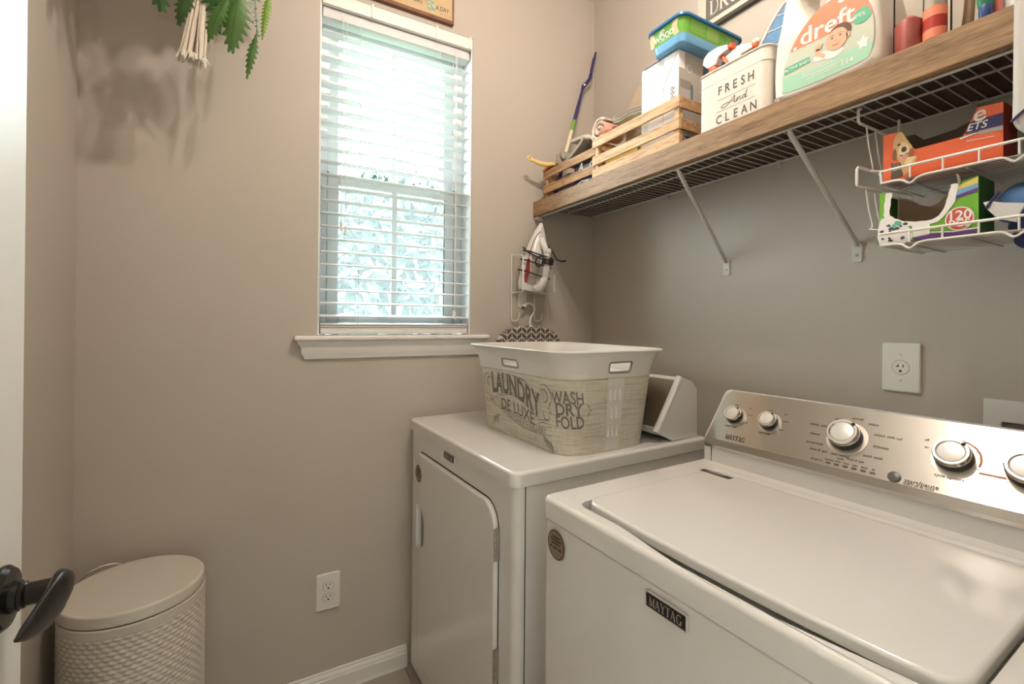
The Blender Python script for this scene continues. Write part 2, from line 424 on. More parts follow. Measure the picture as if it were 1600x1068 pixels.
# hall behind the camera (seen only in reflections)
b = B(); b.box((XL-.9, -3.5, -.05), (.2, -3.4, 2.5)).box((XL-.9, -3.4, -.05), (XL-.8, FRONT-.12, 2.5)).box((.1, -3.4, -.05), (.2, FRONT-.12, 2.5))
struct('wall_hall', b, WALL, smooth=False)
b = B(); b.box((XL-.8, -3.4, 2.44), (.1, FRONT-.12, 2.5)); struct('ceiling_hall', b, CEIL, smooth=False)
HM = mat('hall fill diffuser', (1.0, 0.86, 0.70), 0.5, emit=HALL_FILL)  # unseen lamp, added to give fill through the doorway
t = thing('hall_fill_light', (-1.2, -2.6, 2.40), 'round frosted ceiling light in the hall behind the doorway', 'lamp')
obj('diffuser', B().lathe([(.02, 2.365), (.17, 2.375), (.20, 2.40), (.20, 2.415)], (-1.2, -2.6, 0)), HM, t)
obj('base', B().lathe([(.21, 2.415), (.21, 2.438)], (-1.2, -2.6, 0)), TRIM, t)
# door casing
b = B()
for x0, x1 in ((DX0-.06, DX0), (DX1, DX1+.06)): b.box((x0, FRONT, 0), (x1, FRONT+.014, 2.11), .004)
b.box((DX0-.06, FRONT, 2.05), (DX1+.06, FRONT+.014, 2.11), .004)
struct('trim_1', b, TRIM)

# baseboards
prof = [(0, 0), (.0185, 0), (.0185, .006), (.0150, .012), (.0150, .046), (.0135, .049), (.0095, .050), (.0105, .056), (.0085, .062), (.0045, .065), (.0045, .071), (.002, .074), (0, .074)]
shoe = [(.014, 0), (.019, 0), (.019, .006), (.014, .014)]
b = B()
b.rings([[V(x, -d-.0005, z) for d, z in prof] for x in (XL+.0005, -.86)])
struct('baseboard_back', b, TRIM)
b = B(); b.rings([[V(XL+d+.0005, y, z) for d, z in prof] for y in (FRONT+.001, -.0145)]); struct('baseboard_left', b, TRIM)

# ------------------------------------------------------------------ window
win = thing('window_1', ((WX0+WX1)/2, .09, WZ0)); win['kind'] = 'structure'
b = B()
b.box((WX0+.0005, .004, WZ0), (WX0+.006, .128, WZ1-.0005)).box((WX1-.006, .004, WZ0), (WX1-.0005, .128, WZ1-.0005)).box((WX0+.006, .004, WZ1-.006), (WX1-.006, .128, WZ1-.0005))
obj('jamb_lining', b, VINYL, win, smooth=False)
def frame_rect(b, x0, x1, z0, z1, y0, y1, wd, bev=.003):
    b.box((x0, y0, z0), (x0+wd, y1, z1), bev).box((x1-wd, y0, z0), (x1, y1, z1), bev)
    b.box((x0+wd, y0, z1-wd), (x1-wd, y1, z1), bev).box((x0+wd, y0, z0), (x1-wd, y1, z0+wd), bev)
b = B(); frame_rect(b, WX0+.006, WX1-.006, WZ0+.001, WZ1-.006, .085, .127, .032); obj('outer_frame', b, VINYL, win)
MR = 1.785
for nm, z0, z1, y0, y1 in (('lower_sash', WZ0+.033, MR+.022, .090, .106), ('upper_sash', MR-.018, WZ1-.038, .108, .124)):
    b = B(); frame_rect(b, WX0+.0385, WX1-.0385, z0, z1, y0, y1, .040); sa = obj(nm, b, VINYL, win)
    xm = (WX0+WX1)/2
    obj('muntin', B().box((xm-.011, y0+.003, z0+.036), (xm+.011, y1-.003, z1-.036), .003), VINYL, sa)
    for xa, xb in ((WX0+.0785, xm-.011), (xm+.011, WX1-.0785)):
        obj('pane', B().box((xa, (y0+y1)/2-.002, z0+.036), (xb, (y0+y1)/2+.002, z1-.036)), GLASS, sa, smooth=False)
SCR = bpy.data.materials.new('hazed insect screen mesh'); SCR.use_nodes = True  # screen colour is paled so it also paints haze over the trees
t_ = SCR.node_tree; bs = t_.nodes['Principled BSDF']; bs.inputs['Base Color'].default_value = (.20, .21, .21, 1); bs.inputs['Roughness'].default_value = .8
trn = t_.nodes.new('ShaderNodeBsdfTransparent'); tlc = t_.nodes.new('ShaderNodeBsdfTranslucent'); tlc.inputs['Color'].default_value = (.16, .17, .17, 1)
m1 = t_.nodes.new('ShaderNodeMixShader'); m1.inputs[0].default_value = .5; m2 = t_.nodes.new('ShaderNodeMixShader'); m2.inputs[0].default_value = .34
t_.links.new(bs.outputs[0], m1.inputs[1]); t_.links.new(tlc.outputs[0], m1.inputs[2]); t_.links.new(trn.outputs[0], m2.inputs[1]); t_.links.new(m1.outputs[0], m2.inputs[2]); t_.links.new(m2.outputs[0], t_.nodes['Material Output'].inputs['Surface'])
obj('hazed_insect_screen', B().box((WX0+.040, .1290, WZ0+.010), (WX1-.040, .1296, MR+.01)), SCR, win, smooth=False)
for xa in (WX0+.0381, WX1-.0445): obj('sash_track', B().box((xa, .0860, MR+.024), (xa+.0064, .1070, WZ1-.039)), VINYL, win, smooth=False)
obj('sash_lock', B().box((xm-.09, .082, MR-.004), (xm-.05, .0895, MR+.014), .002), VINYL, win)
# stool and apron
b = B(); b.box((-1.2497, -.040, 1.2046), (-.5454, -.0008, 1.2216), .006, 3).box((WX0+.0065, -.001, 1.2046), (WX1-.0065, .088, 1.2216)); struct('trim_2', b, TRIM)
b = B()
ap = [(.004, .030, 1.2040), (.006, .029, 1.1960), (.014, .022, 1.1860), (.018, .020, 1.1780), (.018, .018, 1.1640), (.022, .014, 1.1560), (.026, .012, 1.1500), (.028, .010, 1.1430)]
rings = []
for i, d, z in ap:
    x0, x1 = -1.2440+i, -.5510-i
    rings.append([V(x0, -.0008, z), V(x1, -.0008, z), V(x1, -d, z), V(x0, -d, z)])
b.rings(rings); struct('trim_3', b, TRIM)

# ------------------------------------------------------------------ window blind
YB = .036
bl = thing('window_blind', ((WX0+WX1)/2, YB, WZ0), 'white horizontal slat blind hanging in the window recess', 'blind')
BX0, BX1 = WX0+.010, WX1-.010
obj('head_rail', B().box((BX0, .012, 2.318), (BX1, .062, 2.362), .002), SLAT, bl)
b = B(); b.rings([[V(x, y, z) for y, z in ((-.002, 2.352), (-.006, 2.354), (-.007, 2.360), (-.0085, 2.364), (-.0085, 2.386), (-.007, 2.390), (-.006, 2.396), (.006, 2.396), (.006, 2.352))] for x in (WX0+.0075, WX1-.0075)])
va = obj('valence', b, VAL, bl)
for x in (-1.005, -.765, -.628): obj('valence_clip', B().box((x-.0035, -.0125, 2.350), (x+.0035, -.0045, 2.399), .001), WHITEP, va)
b = B()
sx = [BX0, BX0+.002, BX1-.002, BX1]
def slat_rings(dz):
    out = []
    for x in (BX0, BX1):
        up = [V(x, YB-.025+.05*k/6, .0030-.0030*((k-3)/3)**2*1.0-.004*(1-k/6)) for k in range(7)]
        out.append(up+[p-V(0, 0, .0036) for p in up[::-1]])
    return out
z0s = 1.2925; pitch = .0448; N = 23
rg = slat_rings(0); b.rings(rg)
first = None
for k in range(N):
    z = z0s+pitch*k
    if first is None:
        for v in b.bm.verts: v.co.z += WZ0
        first = obj('slat', b, SLAT, bl); first.location = (0, 0, z-WZ0)
    else: copy_part(first, bl, (0, 0, z-WZ0))
for k in range(4):      # the surplus slats stacked on the bottom rail
    copy_part(first, bl, (0, 0, .0225+.0065*k))
obj('bottom_rail', B().box((BX0, YB-.027, WZ0+.003), (BX1, YB+.027, WZ0+.021), .004, 2), VAL, bl)
b = B()
for x in (-1.041, -.744):
    for y in (YB-.0285, YB+.0285): b.tube([(x, y, WZ0+.02), (x, y, 2.32)], .0009, 5)
    for k in range(N): b.tube([(x+.003, YB-.028, z0s+pitch*k-.0022), (x+.003, YB+.028, z0s+pitch*k-.0022)], .0007, 4)
obj('ladder_cord', b, CORD, bl)
for x, zt in ((-1.1035, 1.612), (-1.0890, 1.598)):
    c = obj('lift_cord', B().tube([(x, -.003, 2.335), (x, -.004, zt)], .0011, 6), CORD, bl)
    obj('tassel', B().lathe([(.002, .004), (.0045, 0), (.0045, -.006), (.0040, -.010), (.0060, -.024), (.0055, -.028), (.001, -.029)], (x, -.004, zt), n=14), WHITEP, c)
for x, zt in ((-.6850, 1.313), (-.6800, 1.309)):
    c = obj('tilt_cord', B().tube([(x, -.003, 2.335), (x, -.004, zt)], .0011, 6), CORD, bl)
    obj('tassel', B().lathe([(.002, .004), (.0045, 0), (.0045, -.006), (.0040, -.010), (.0060, -.024), (.0055, -.028), (.001, -.029)], (x, -.004, zt), n=14), WHITEP, c)
for x in (-1.045, -.747):
    obj('cord_button', B().cyl((x, YB-.0275, WZ0+.012), (x, YB-.0300, WZ0+.012), .006, n=14), WHITEP, bl)

# ------------------------------------------------------------------ garden outside
b = B(); b.box((-14, .6, -.45), (14, 20, -.40)); struct('ground', b, mat('lawn', (0.05, 0.08, 0.03), 0.9, noise=0.4, nscale=8), smooth=False)
LEAFO = mat('garden leaves', (0.056, 0.074, 0.064), 0.6, noise=0.4, nscale=3)
BARK = mat('bark', (0.10, 0.07, 0.05), 0.9, noise=0.3, nscale=10)
def shrub(x, y, h, rad, label, seed, grp=None):
    rn = random.Random(seed)
    t = thing('garden_shrub', (x, y, -.40), label, 'shrub', grp)
    obj('stem', B().tube([(x, y, -.40), (x+.04, y, .2), (x, y+.05, h*.6)], [.06, .05, .02], 8), BARK, t)
    b = B()
    for k in range(9000):
        while True:
            p = V(rn.uniform(-1, 1), rn.uniform(-1, 1), rn.uniform(-1, 1))
            if .35 < p.length < 1: break
        c = V(x+p.x*rad, y+p.y*rad*.7, -.3+(h+.3)*(.5+.5*p.z)); s = rn.uniform(.07, .13)
        a = V(rn.uniform(-1, 1), rn.uniform(-1, 1), rn.uniform(-1, 1)).normalized(); q = a.orthogonal().normalized()
        b.face([c-a*s, c+q*s*.5, c+a*s, c-q*s*.5])
    obj('foliage', b, LEAFO, t, smooth=False, stuff=True)
shrub(.35, 4.4, 3.3, 1.25, 'broad green garden shrub behind the left half of the blind', 1)
shrub(3.0, 5.3, 3.5, 1.35, 'taller green garden shrub behind the right half of the blind', 2)
shrub(-2.3, 5.0, 3.2, 1.25, 'green garden shrub far left beyond the window', 3)
for o_ in [o_ for o_ in bpy.data.objects if o_.name.startswith('garden_shrub')]: o_['group'] = 'garden shrubs outside the window'

# ------------------------------------------------------------------ ceiling lamp (above the frame): the light of the room
LX = (-.869, -.733); LY, LZ = -1.08, 2.60
LCX = (LX[0]+LX[1])/2
t = thing('ceiling_light', (LCX, LY, ZC), 'two bulb flush ceiling light in the middle of the laundry room ceiling', 'lamp')
obj('light_shield_pan', B().lathe([(.170, ZC-.0005), (.172, ZC-.040), (.165, ZC-.048), (.02, ZC-.052)], (LCX, LY, 0), n=40), mat('lamp pan nickel', (.25, .23, .20), .5, metal=.3), t)  # broad dark pan added to keep bulb light off the ceiling
BM = mat('warm bulb', (1.0, 0.875, 0.755), 0.5, emit=BULB)
for x in LX:
    s = obj('socket', B().cyl((x, LY, ZC-.050), (x, LY, LZ+.016), .016), WHITEP, t)
    obj('bulb', B().sphere((x, LY, LZ), .017, 1, 1, 1.2), BM, s)

# ------------------------------------------------------------------ open door at the left
d = thing('door_1', (-1.6175, -1.72, 0)); d['kind'] = 'structure'
XF = -1.600; YE = -.972
b = B(); b.box((-1.635, -1.735, .012), (XF, YE, 2.035), .002)
obj('leaf', b, DOORW, d)
for z0, z1 in ((.22, .86), (1.08, 1.90)):
    for y0, y1 in ((-1.30, -1.09), (-1.63, -1.42)):
        b = B(); b.rings([[V(XF+dx, y, z) for y, z in ((y0+i, z0+i), (y1-i, z0+i), (y1-i, z1-i), (y0+i, z1-i))] for i, dx in ((0, .0003), (.004, .006), (.012, .006), (.030, .0015))]); obj('panel', b, DOORW, d)
h = obj('handle', B().lathe([(.033, .0003), (.033, .004), (.029, .009), (.016, .010), (.0155, .016)], (XF, -1.030, .978), (1, 0, 0), 40), BRONZE, d, label='dark bronze lever handle')
obj('neck', B().lathe([(.0135, .012), (.0135, .02), (.0115, .022), (.0120, .048), (.009, .050)], (XF, -1.030, .978), (1, 0, 0), 28), BRONZE, h)
rings = []
path = [(-1.5515, -1.0150, .980, .008, .004), (-1.5515, -1.0180, .980, .0125, .0085), (-1.5515, -1.030, .980, .0185, .0100), (-1.5515, -1.045, .9775, .0225, .0085), (-1.5525, -1.07, .9755, .0200, .0060), (-1.554, -1.095, .976, .0145, .0045), (-1.5555, -1.118, .979, .0075, .0036), (-1.556, -1.132, .981, .0020, .002)]
for x, y, z, rz, rx in path:
    rings.append([V(x+rx*math.cos(2*PI*k/16), y, z+rz*math.sin(2*PI*k/16)) for k in range(16)])
b = B(); b.rings(rings); obj('lever', b, BRONZE, h, ang=60)

# ------------------------------------------------------------------ dryer
TH = 0.0344
def LC(u, v, z): return V(u, -v, z)
def front_plate(b, outline, t0, t1, bev=0.0, **k):      # outline in (v, z); t = distance towards the viewer (-u)
    b.slab(outline, lambda v, z, t: LC(-t, v, z), t0, t1, bev, **k)
dry = thing('dryer', (-.8585, -.034, 0), 'white front loading dryer standing in the corner under the laundry basket', 'dryer', rotz=TH, local=True)
DW, DD, DZ = .737, .70, .920
b = B(); b.slab(rr2(0, 0, DD-.005, DW, [.004, .022, .022, .004]), lambda x, y, t: LC(x, y, t), .035, DZ-.0375, 0); obj('cabinet', b, ENAMEL, dry)
b = B()
for u in (.06, .62):
    for v in (.06, .68): b.cyl(LC(u, v, 0), LC(u, v, .04), .018)
obj('foot', b, BLACK, dry)
b = B(); b.slab(rr2(-.008, -.002, DD, DW+.003, [.012, .024, .024, .012]), lambda x, y, t: LC(x, y, t), DZ-.036, DZ, .009); obj('top_panel', b, ENAMEL, dry)
for v in (.0, ):   # side seams of the wrapped front panel
    pass
obj('side_seam', B().box(LC(.026, DW+.0006, .04), LC(.0285, DW-.001, .882)), DARK, dry, smooth=False)
DO = rr2(.103, .105, .657, .819, [.062, .016, .016, .016], 8)
hole = rr2(.116, .502, .172, .634, [.045, .006, .006, .045], 6)
b = B(); front_plate(b, inset(DO, -.0035), .0002, .0012); obj('door_shade_line', b, DARK, dry, smooth=False)  # dark plate painted as the shadow line around the door
b = B(); front_plate(b, DO, .0005, .013, .006, holes=[hole], hole_to=.002); door = obj('door', b, ENAMEL, dry)
b = B(); b.box(LC(-.019, .100, .494), LC(-.010, .1145, .642), .004, 3); b.box(LC(-.0165, .106, .628), LC(-.012, .128, .642), .002); b.box(LC(-.0165, .106, .494), LC(-.012, .128, .507), .002); obj('handle', b, ENAMEL, door)
b = B(); front_plate(b, inset(hole, .001), .0021, .0026); obj('handle_recess', b, mat('handle recess grey', (.22, .215, .205), .4), door, smooth=False)
HING = mat('hinge metal', (.42, .39, .35), .35, metal=.8)
for z0, z1 in ((.683, .764), (.385, .466)):
    b = B()
    for q in range(5): b.cyl(LC(-.0125, .6620, z0+(z1-z0)*q/5+.001), LC(-.0125, .6620, z0+(z1-z0)*(q+1)/5-.001), .0034, n=12)
    b.box(LC(-.0105, .6590, z0), LC(0, .6650, z1), .001); obj('hinge', b, HING, dry)
BADGE = mat('badge black', (.015, .014, .014), .3); BADGES = mat('badge silver', (.62, .60, .56), .3, metal=.7)
def badge(root, v0, v1, z0, z1):
    b = B(); front_plate(b, rr2(v0, z0, v1, z1, .001, 2), 0, .004, .001); q = obj('badge', b, BADGES, root, label='black nameplate with a silver rim')
    e = (z1-z0)*.09
    b = B(); front_plate(b, rr2(v0+e, z0+e, v1-e, z1-e, .0005, 1), .004, .0044); obj('badge_face', b, BADGE, q, smooth=False)
    b = B(); serif(b, 'MAYTAG', pmap(LC(-.0047, (v0+v1)/2, (z0+z1)/2), (0, -1, 0), (0, 0, 1)), (z1-z0)*.58, (v1-v0)*.80, 0, 0); obj('lettering', b, BADGES, q, smooth=False)
badge(dry, .314, .393, .851, .8735)
STK = mat('sticker tan', (.235, .165, .125), .5); STKD = mat('sticker ring', (.10, .06, .045), .5)
def sticker(root, v, z, rv, rz, t=.0):
    b = B(); b.flat(ell(0, 0, rv, rz, 36), pmap(LC(-t-.0004, v, z), (0, -1, 0), (0, 0, 1))); q = obj('sticker', b, STKD, root, smooth=False, label='round brown sticker with lines of print')
    b = B(); b.flat(ell(0, 0, rv*.90, rz*.90, 36), pmap(LC(-t-.0007, v, z), (0, -1, 0), (0, 0, 1))); obj('sticker_face', b, STK, q, smooth=False)
    b = B(); f = pmap(LC(-t-.001, v, z), (0, -1, 0), (0, 0, 1))
    for yy, hw in ((.50, .46), (.30, .62), (.08, .50)): b.ribbon([(-rv*hw, rz*yy), (rv*hw, rz*yy)], rz*.13, f)
    for x0, x1 in ((-.72, -.42), (-.32, .12), (.25, .7)): b.ribbon([(rv*x0, -rz*.22), (rv*x1, -rz*.22)], rz*.14, f)
    obj('print', b, INK, q, smooth=False)
sticker(dry, .1165, .7495, .030, .030, .013)
# dryer console
prof = [(.556, DZ+.002), (.514, DZ+.022), (.505, DZ+.040), (.596, DZ+.180), (.608, DZ+.187), (.645, DZ+.176), (.668, DZ+.150), (.672, DZ+.002)]
c = B(); c.rings([[LC(u, v, z) for u, z in prof] for v in (.062, .722)]); con = obj('console', c, ENAMEL, dry)
def con_face(u0, z0, u1, z1):
    l = math.hypot(u1-u0, z1-z0); du, dz = (u1-u0)/l, (z1-z0)/l
    return (lambda v, s, e=0.0: LC(u0+du*s-dz*e, v, z0+dz*s+du*e)), l
F, L = con_face(.505, DZ+.040, .596, DZ+.180)
b = B(); b.slab(rr2(.080, .004, .704, L-.002, .004, 3), lambda v, s, t: F(v, s, t), .0, .0012); obj('face_panel', b, mat('bronze tinted steel', (.36, .305, .235), .32, metal=.75, noise=.05, nscale=60, stretch=(30, 1, 30)), con)
for v in (.072, .712):
    b = B(); b.rings([[F(v+dv, s, e) for dv, e in ((-.010, -.004), (-.010, .006), (-.006, .010), (.006, .010), (.010, .006), (.010, -.004))] for s in (-.012, -.006, L*.5, L+.004, L+.010)]); obj('end_trim', b, ENAMEL, con, ang=60)
b = B(); b.lathe([(.030, 0), (.030, .010), (.024, .024), (.018, .028)], F(.60, .080, .001), F(0, 0, 1)-F(0, 0, 0), 28); obj('knob', b, BLACK, con, label='black timer knob')

# ------------------------------------------------------------------ washer
ws = thing('washing_machine', (-.8517, -.9124, 0), 'white top loading washing machine with steel console in the foreground right', 'washing machine', rotz=TH, local=True)
WW, WD, WZ = .700, .690, .920
b = B(); b.slab(rr2(.003, .002, WD-.03, WW-.002, [.004, .016, .016, .004]), lambda x, y, t: LC(x, y, t), .03, WZ-.046, .003); obj('cabinet', b, ENAMEL, ws)
b = B()
for u in (.06, .60):
    for v in (.06, .64): b.cyl(LC(u, v, 0), LC(u, v, .035), .018)
obj('foot', b, BLACK, ws)
outer = rr2(0, 0, WD-.02, WW, [.012, .018, .018, .012], 6)
# lid opening with the finger scoop along the front
LU0, LU1, LV0, LV1 = .030, .432, .078, .652
ho = []
N_ = 40
for k in range(N_+1):
    v = LV0+.022+(LV1-LV0-.044)*k/N_
    s = 0.0
    if .19 < v < .62: s = .024*math.sin(PI*(v-.19)/.43)**1.3
    ho.append((LU0-s, v))
ho = ho+[(LU0+.006, LV1-.006), (LU0+.022, LV1), (LU1-.02, LV1), (LU1-.005, LV1-.005), (LU1, LV1-.02), (LU1, LV0+.02), (LU1-.005, LV0+.005), (LU1-.02, LV0), (LU0+.022, LV0), (LU0+.006, LV0+.006)]
b = B(); b.slab(outer, lambda x, y, t: LC(x, y, t), WZ-.0425, WZ, .010, holes=[ho], hole_to=WZ-.030, hmi=0); obj('top_deck', b, ENAMEL, ws)
# lid
lp = []
for k in range(21):
    v = LV0+.026+(LV1-LV0-.052)*k/20; lp.append((.047-.014*math.sin(PI*(v-LV0)/(LV1-LV0))**.8, v))
lp = lp+[(.056, LV1-.012), (.072, LV1-.006), (LU1-.03, LV1-.006), (LU1-.012, LV1-.012), (LU1-.006, LV1-.03), (LU1-.006, LV0+.03), (LU1-.012, LV0+.012), (LU1-.03, LV0+.006), (.072, LV0+.006), (.056, LV0+.012)]
b = B(); b.slab(lp, lambda x, y, t: LC(x, y, t), WZ-.008, WZ+.008, .006); lid = obj('lid', b, ENAMEL, ws)
b = B(); b.box(LC(LU1+.008, LV0+.01, WZ-.002), LC(LU1+.030, LV1-.01, WZ+.006), .004, 2); obj('lid_hinge_cover', b, ENAMEL, ws)
b = B(); b.box(LC(.395, .082, WZ+.0079), LC(.412, .158, WZ+.0086)); st = obj('lid_label', b, mat('label grey', (.05, .047, .042), .4), lid, smooth=False, label='dark grey strip label')
b = B(); b.ribbon([(-.022, 0), (.022, 0)], .004, pmap(LC(.4035, .120, WZ+.0089), (0, -1, 0), (1, 0, 0))); obj('print', b, GREYPR, st, smooth=False)
badge(ws, .2885, .3650, .840, .8645)
sticker(ws, .0510, .8358, .0275, .0290, .0)
# washer console
A0, A1 = (.5136, .982), (.602, 1.092)
prof = [(.508, WZ-.001), (.510, .968), (.5136, .982), (.6005, 1.0900), (.612, 1.0950), (.640, 1.090), (.655, 1.075), (.664, 1.05), (.668, WZ-.001)]
b = B()
def capr(v, k): return [LC(.59+(u-.59)*k, v, 1.0+(z-1.0)*(k if z > 1 else 1)) for u, z in prof]
b.rings([capr(.004, .90), capr(.007, .965), capr(.014, 1.0), capr(.686, 1.0), capr(.693, .965), capr(.696, .90)]); con = obj('console', b, ENAMEL2, ws, ang=40)
F, L = con_face(*A0, *A1)
b = B()
fp = rr2(.0135, -.006, .6865, L+.001, [.022, .022, .004, .004], 6)
b.slab(fp, lambda v, s, t: F(v, s, t), -.002, .0016, .001); face = obj('face_panel', b, STEEL, con, label='brushed steel control panel')
def brush_uv(o):
    uv = o.data.uv_layers.new(name='brush')
    for lp_ in o.data.loops:
        co = o.data.vertices[lp_.vertex_index].co; uv.data[lp_.index].uv = (co.z*5, co.y*5)
brush_uv(face)
b = B(); b.rings([[F(v, s, e) for s, e in ((-.006, .0018), (-.020, -.004), (-.024, -.012), (-.010, -.010))] for v in (.012, .688)]); brush_uv(obj('lower_bevel', b, STEEL, con))
obj('base_seam', B().box(LC(.5075, .030, WZ), LC(.5105, .0315, .962)), DARK, con, smooth=False)
NRM = (F(0, 0, 1)-F(0, 0, 0)).normalized()
KNOBBASE = mat('knob base black', (.02, .019, .018), .35)  # black base under each chrome knob ring
KS = .060
KNOB = mat('knob cap', (.72, .70, .67), .35, metal=.3)
def knob(v, s, r, hgt):
    o = F(v, s, .0016)
    q = obj('knob', B().lathe([(r*1.04, 0), (r*1.04, hgt*.35), (r*.98, hgt*.62)], o, NRM, 36), KNOBBASE, con, label='black knob base')
    obj('chrome_ring', B().lathe([(r*.99, hgt*.55), (r*1.0, hgt*.85), (r*.93, hgt*1.0), (r*.80, hgt*1.0), (r*.72, hgt*.90), (r*.70, hgt*.86)], o, NRM, 40), CHROME, q)
    obj('cap', B().lathe([(r*.72, hgt*.80), (r*.70, hgt*.93), (r*.40, hgt*.97), (r*.01, hgt*.985)], o, NRM, 36), KNOB, q)
    a = math.radians(50); p = F(v+r*.84*math.cos(a), s+r*.84*math.sin(a), .0016+hgt*1.0)
    obj('pointer', B().sphere(p, r*.12, sub=2), BLACK, q)
    g = B(); g.slab(ell(v+.002, s-.002, r*1.28, r*1.28, 40), lambda a_, b_, t: F(a_, b_, t), .0016, .0019); obj('dial_ring', g, mat('dial ring steel', (.60, .56, .50), .35, metal=.85), q, smooth=False)
for v, s, r, h_ in ((.066, .0690, .0205, .020), (.1555, .0700, .0205, .020), (.3220, .0685, .0300, .026), (.4960, .0690, .0270, .024), (.5900, .0670, .0270, .024)): knob(v, s, r, h_)
q = obj('start_button', B().lathe([(.0105, 0), (.0105, .002), (.0095, .003), (.004, .0036), (.0001, .0037)], F(.4207, -.0000+.006, .0016), NRM, 28), mat('button grey', (.10, .095, .09), .3), con, label='round dark grey start button')
P_ = lambda v, s: F(v, s, .0022)
b = B()
serif(b, 'MAYTAG', P_, .0135, .052, .091, .0105-.0020)
obj('brand_lettering', b, INK, con, smooth=False)
b = B()
T_ = lambda t, v, s, z=.0062, al='CENTER': b.text(t, P_, z, xs=.95, bold=.006, cx=v, cy=s, align=al)
T_('water temp', .066, .0385, .0052); T_('soil level', .155, .0390, .0058)
for v0 in (.066, .1555):
    T_('hot', v0+.030, .0985, .0045); T_('warm', v0+.036, .0795, .0045); T_('cold', v0+.033, .0560, .0045); T_('cool', v0-.010, .1010, .0045)
T_('whites with oxi', .268, .0860, .0060); T_('powerwash', .268, .0415, .0056); T_('drain & spin', .2800, .0265, .0056)
T_('whites', .299, .1085, .0055); T_('normal', .331, .1165, .0055); T_('colors', .362, .1090, .0055); T_('colors with oxi', .392, .0870, .0058); T_('delicates', .386, .0610, .0058); T_('quick wash', .378, .0370, .0058)
T_('clean washer', .322, .0255, .0052); T_('cycle', .325, .0180, .0048); T_('rinse & spin', .352, .0215, .0048)
b.flat([(.2500, .0625), (.2560, .0655), (.2560, .0640), (.2720, .0640), (.2720, .0615), (.2560, .0615), (.2560, .0600)], P_)
T_('progress', .284, .0050, .0050)
for k, t_ in enumerate(('sensing', 'wash', 'rinse', 'spin', 'done', 'lid')):
    v = .3060+.0160*k; b.flat(rr2(v-.0048, .0010, v+.0048, .0052, .002, 3), P_); T_(t_, v, .0105, .0042)
T_('start/pause', .4620, .0040, .0085); T_('hold 3 sec to cancel', .4590, -.0025+.0005, .0042)
T_('cycle options', .496, .0290, .0058); T_('extra rinse', .536, .0880, .0048); T_('fabric softener', .545, .0760, .0050); T_('deep water', .540, .0560, .0050); T_('off', .452, .0950, .0048); T_('on', .455, .0800, .0048)
obj('control_lettering', b, mat('console ink', (.10, .085, .07), .6), con, smooth=False, stuff=True)
b = B(); b.ribbon([(.496+.036*math.cos(a), .069+.036*math.sin(a)) for a in [k*PI/24 for k in range(-2, 13)]], .0035, lambda v, s: F(v, s, .00225)); b.ribbon([(.532, .0490), (.566, .0490)], .004, P_); b.text('no fabric softener', P_, .0045, cx=.549, cy=.0435)
obj('orange_print', b, mat('console orange ink', (.62, .27, .13), .6), con, smooth=False)

# ------------------------------------------------------------------ laundry basket
LB = thing('laundry_basket', (-.5163, -.4850, .9205), 'cream plastic laundry basket printed with grey lettering on the dryer', 'basket', rotz=.0335, local=True)
BL, BW, BR = .4909, .3093, .0762
DL, DWd = .0790, .0889
def ring_pt(s, k, n_off=0.0):
    """s in 0..8: four straights and four corners, starting at the middle of the front (-x) side going towards -y; k = flare 0..1"""
    L_, W_ = BL+DL*k+2*n_off, BW+DWd*k+2*n_off; r = BR+n_off
    hl, hw = L_/2-r, W_/2-r
    s = s % 8
    seg = int(s); f = s-seg
    if seg == 0: return (-W_/2, -hl*f*1.0)                       # front, centre to corner
    if seg == 1: a = PI+PI/2*f; return (-hw+r*math.cos(a), -hl+r*math.sin(a))
    if seg == 2: return (-hw+2*hw*f, -L_/2)
    if seg == 3: a = -PI/2+PI/2*f; return (hw+r*math.cos(a), -hl+r*math.sin(a))
    if seg == 4: return (W_/2, -hl+2*hl*f)
    if seg == 5: a = PI/2*f; return (hw+r*math.cos(a), hl+r*math.sin(a))
    if seg == 6: return (hw-2*hw*f, L_/2)
    a = PI/2+PI/2*f*2
    if f < .5: return (-hw+r*math.cos(a), hl+r*math.sin(a))
    return (-W_/2, hl-hl*(f-.5)*2)
def flare(z):      # z above the basket bottom, 0..0.2778
    t = z/.2778
    if t < .74: return .45*t/.74
    u = (t-.74)/.26; return .45+.06*u+.49*u**2.2
def BP(s, z, off=0.0):
    x, y = ring_pt(s, flare(z), off); return V(x, y, z)
h0 = .034/((BL/2-BR)); 
def sfront(a): return (a/((BL+DL*.5)/2-BR)) if a >= 0 else 8+(a/((BL+DL*.5)/2-BR))*.5
sl = []
for seg in range(8):
    m = 6
    if seg in (0,): base = [0, .30, .32, .34, .36, .45, .6, .8]
    elif seg == 2: base = [0, .15, .25, .318, .335, .36, .40, .42, .492, .508, .57, .6, .66, .682, .72, .8, .9]
    elif seg == 7: base = [i/12 for i in range(6)]+[.5, .58, .7, .76, .82, .83, .84, .85, .92]
    else: base = [i/8 for i in range(8)]
    sl += [seg+x for x in base]
sl = sorted(set(sl+[2+x for x in (.303, .318, .397, .412, .492, .508, .587, .602, .667, .682)]))
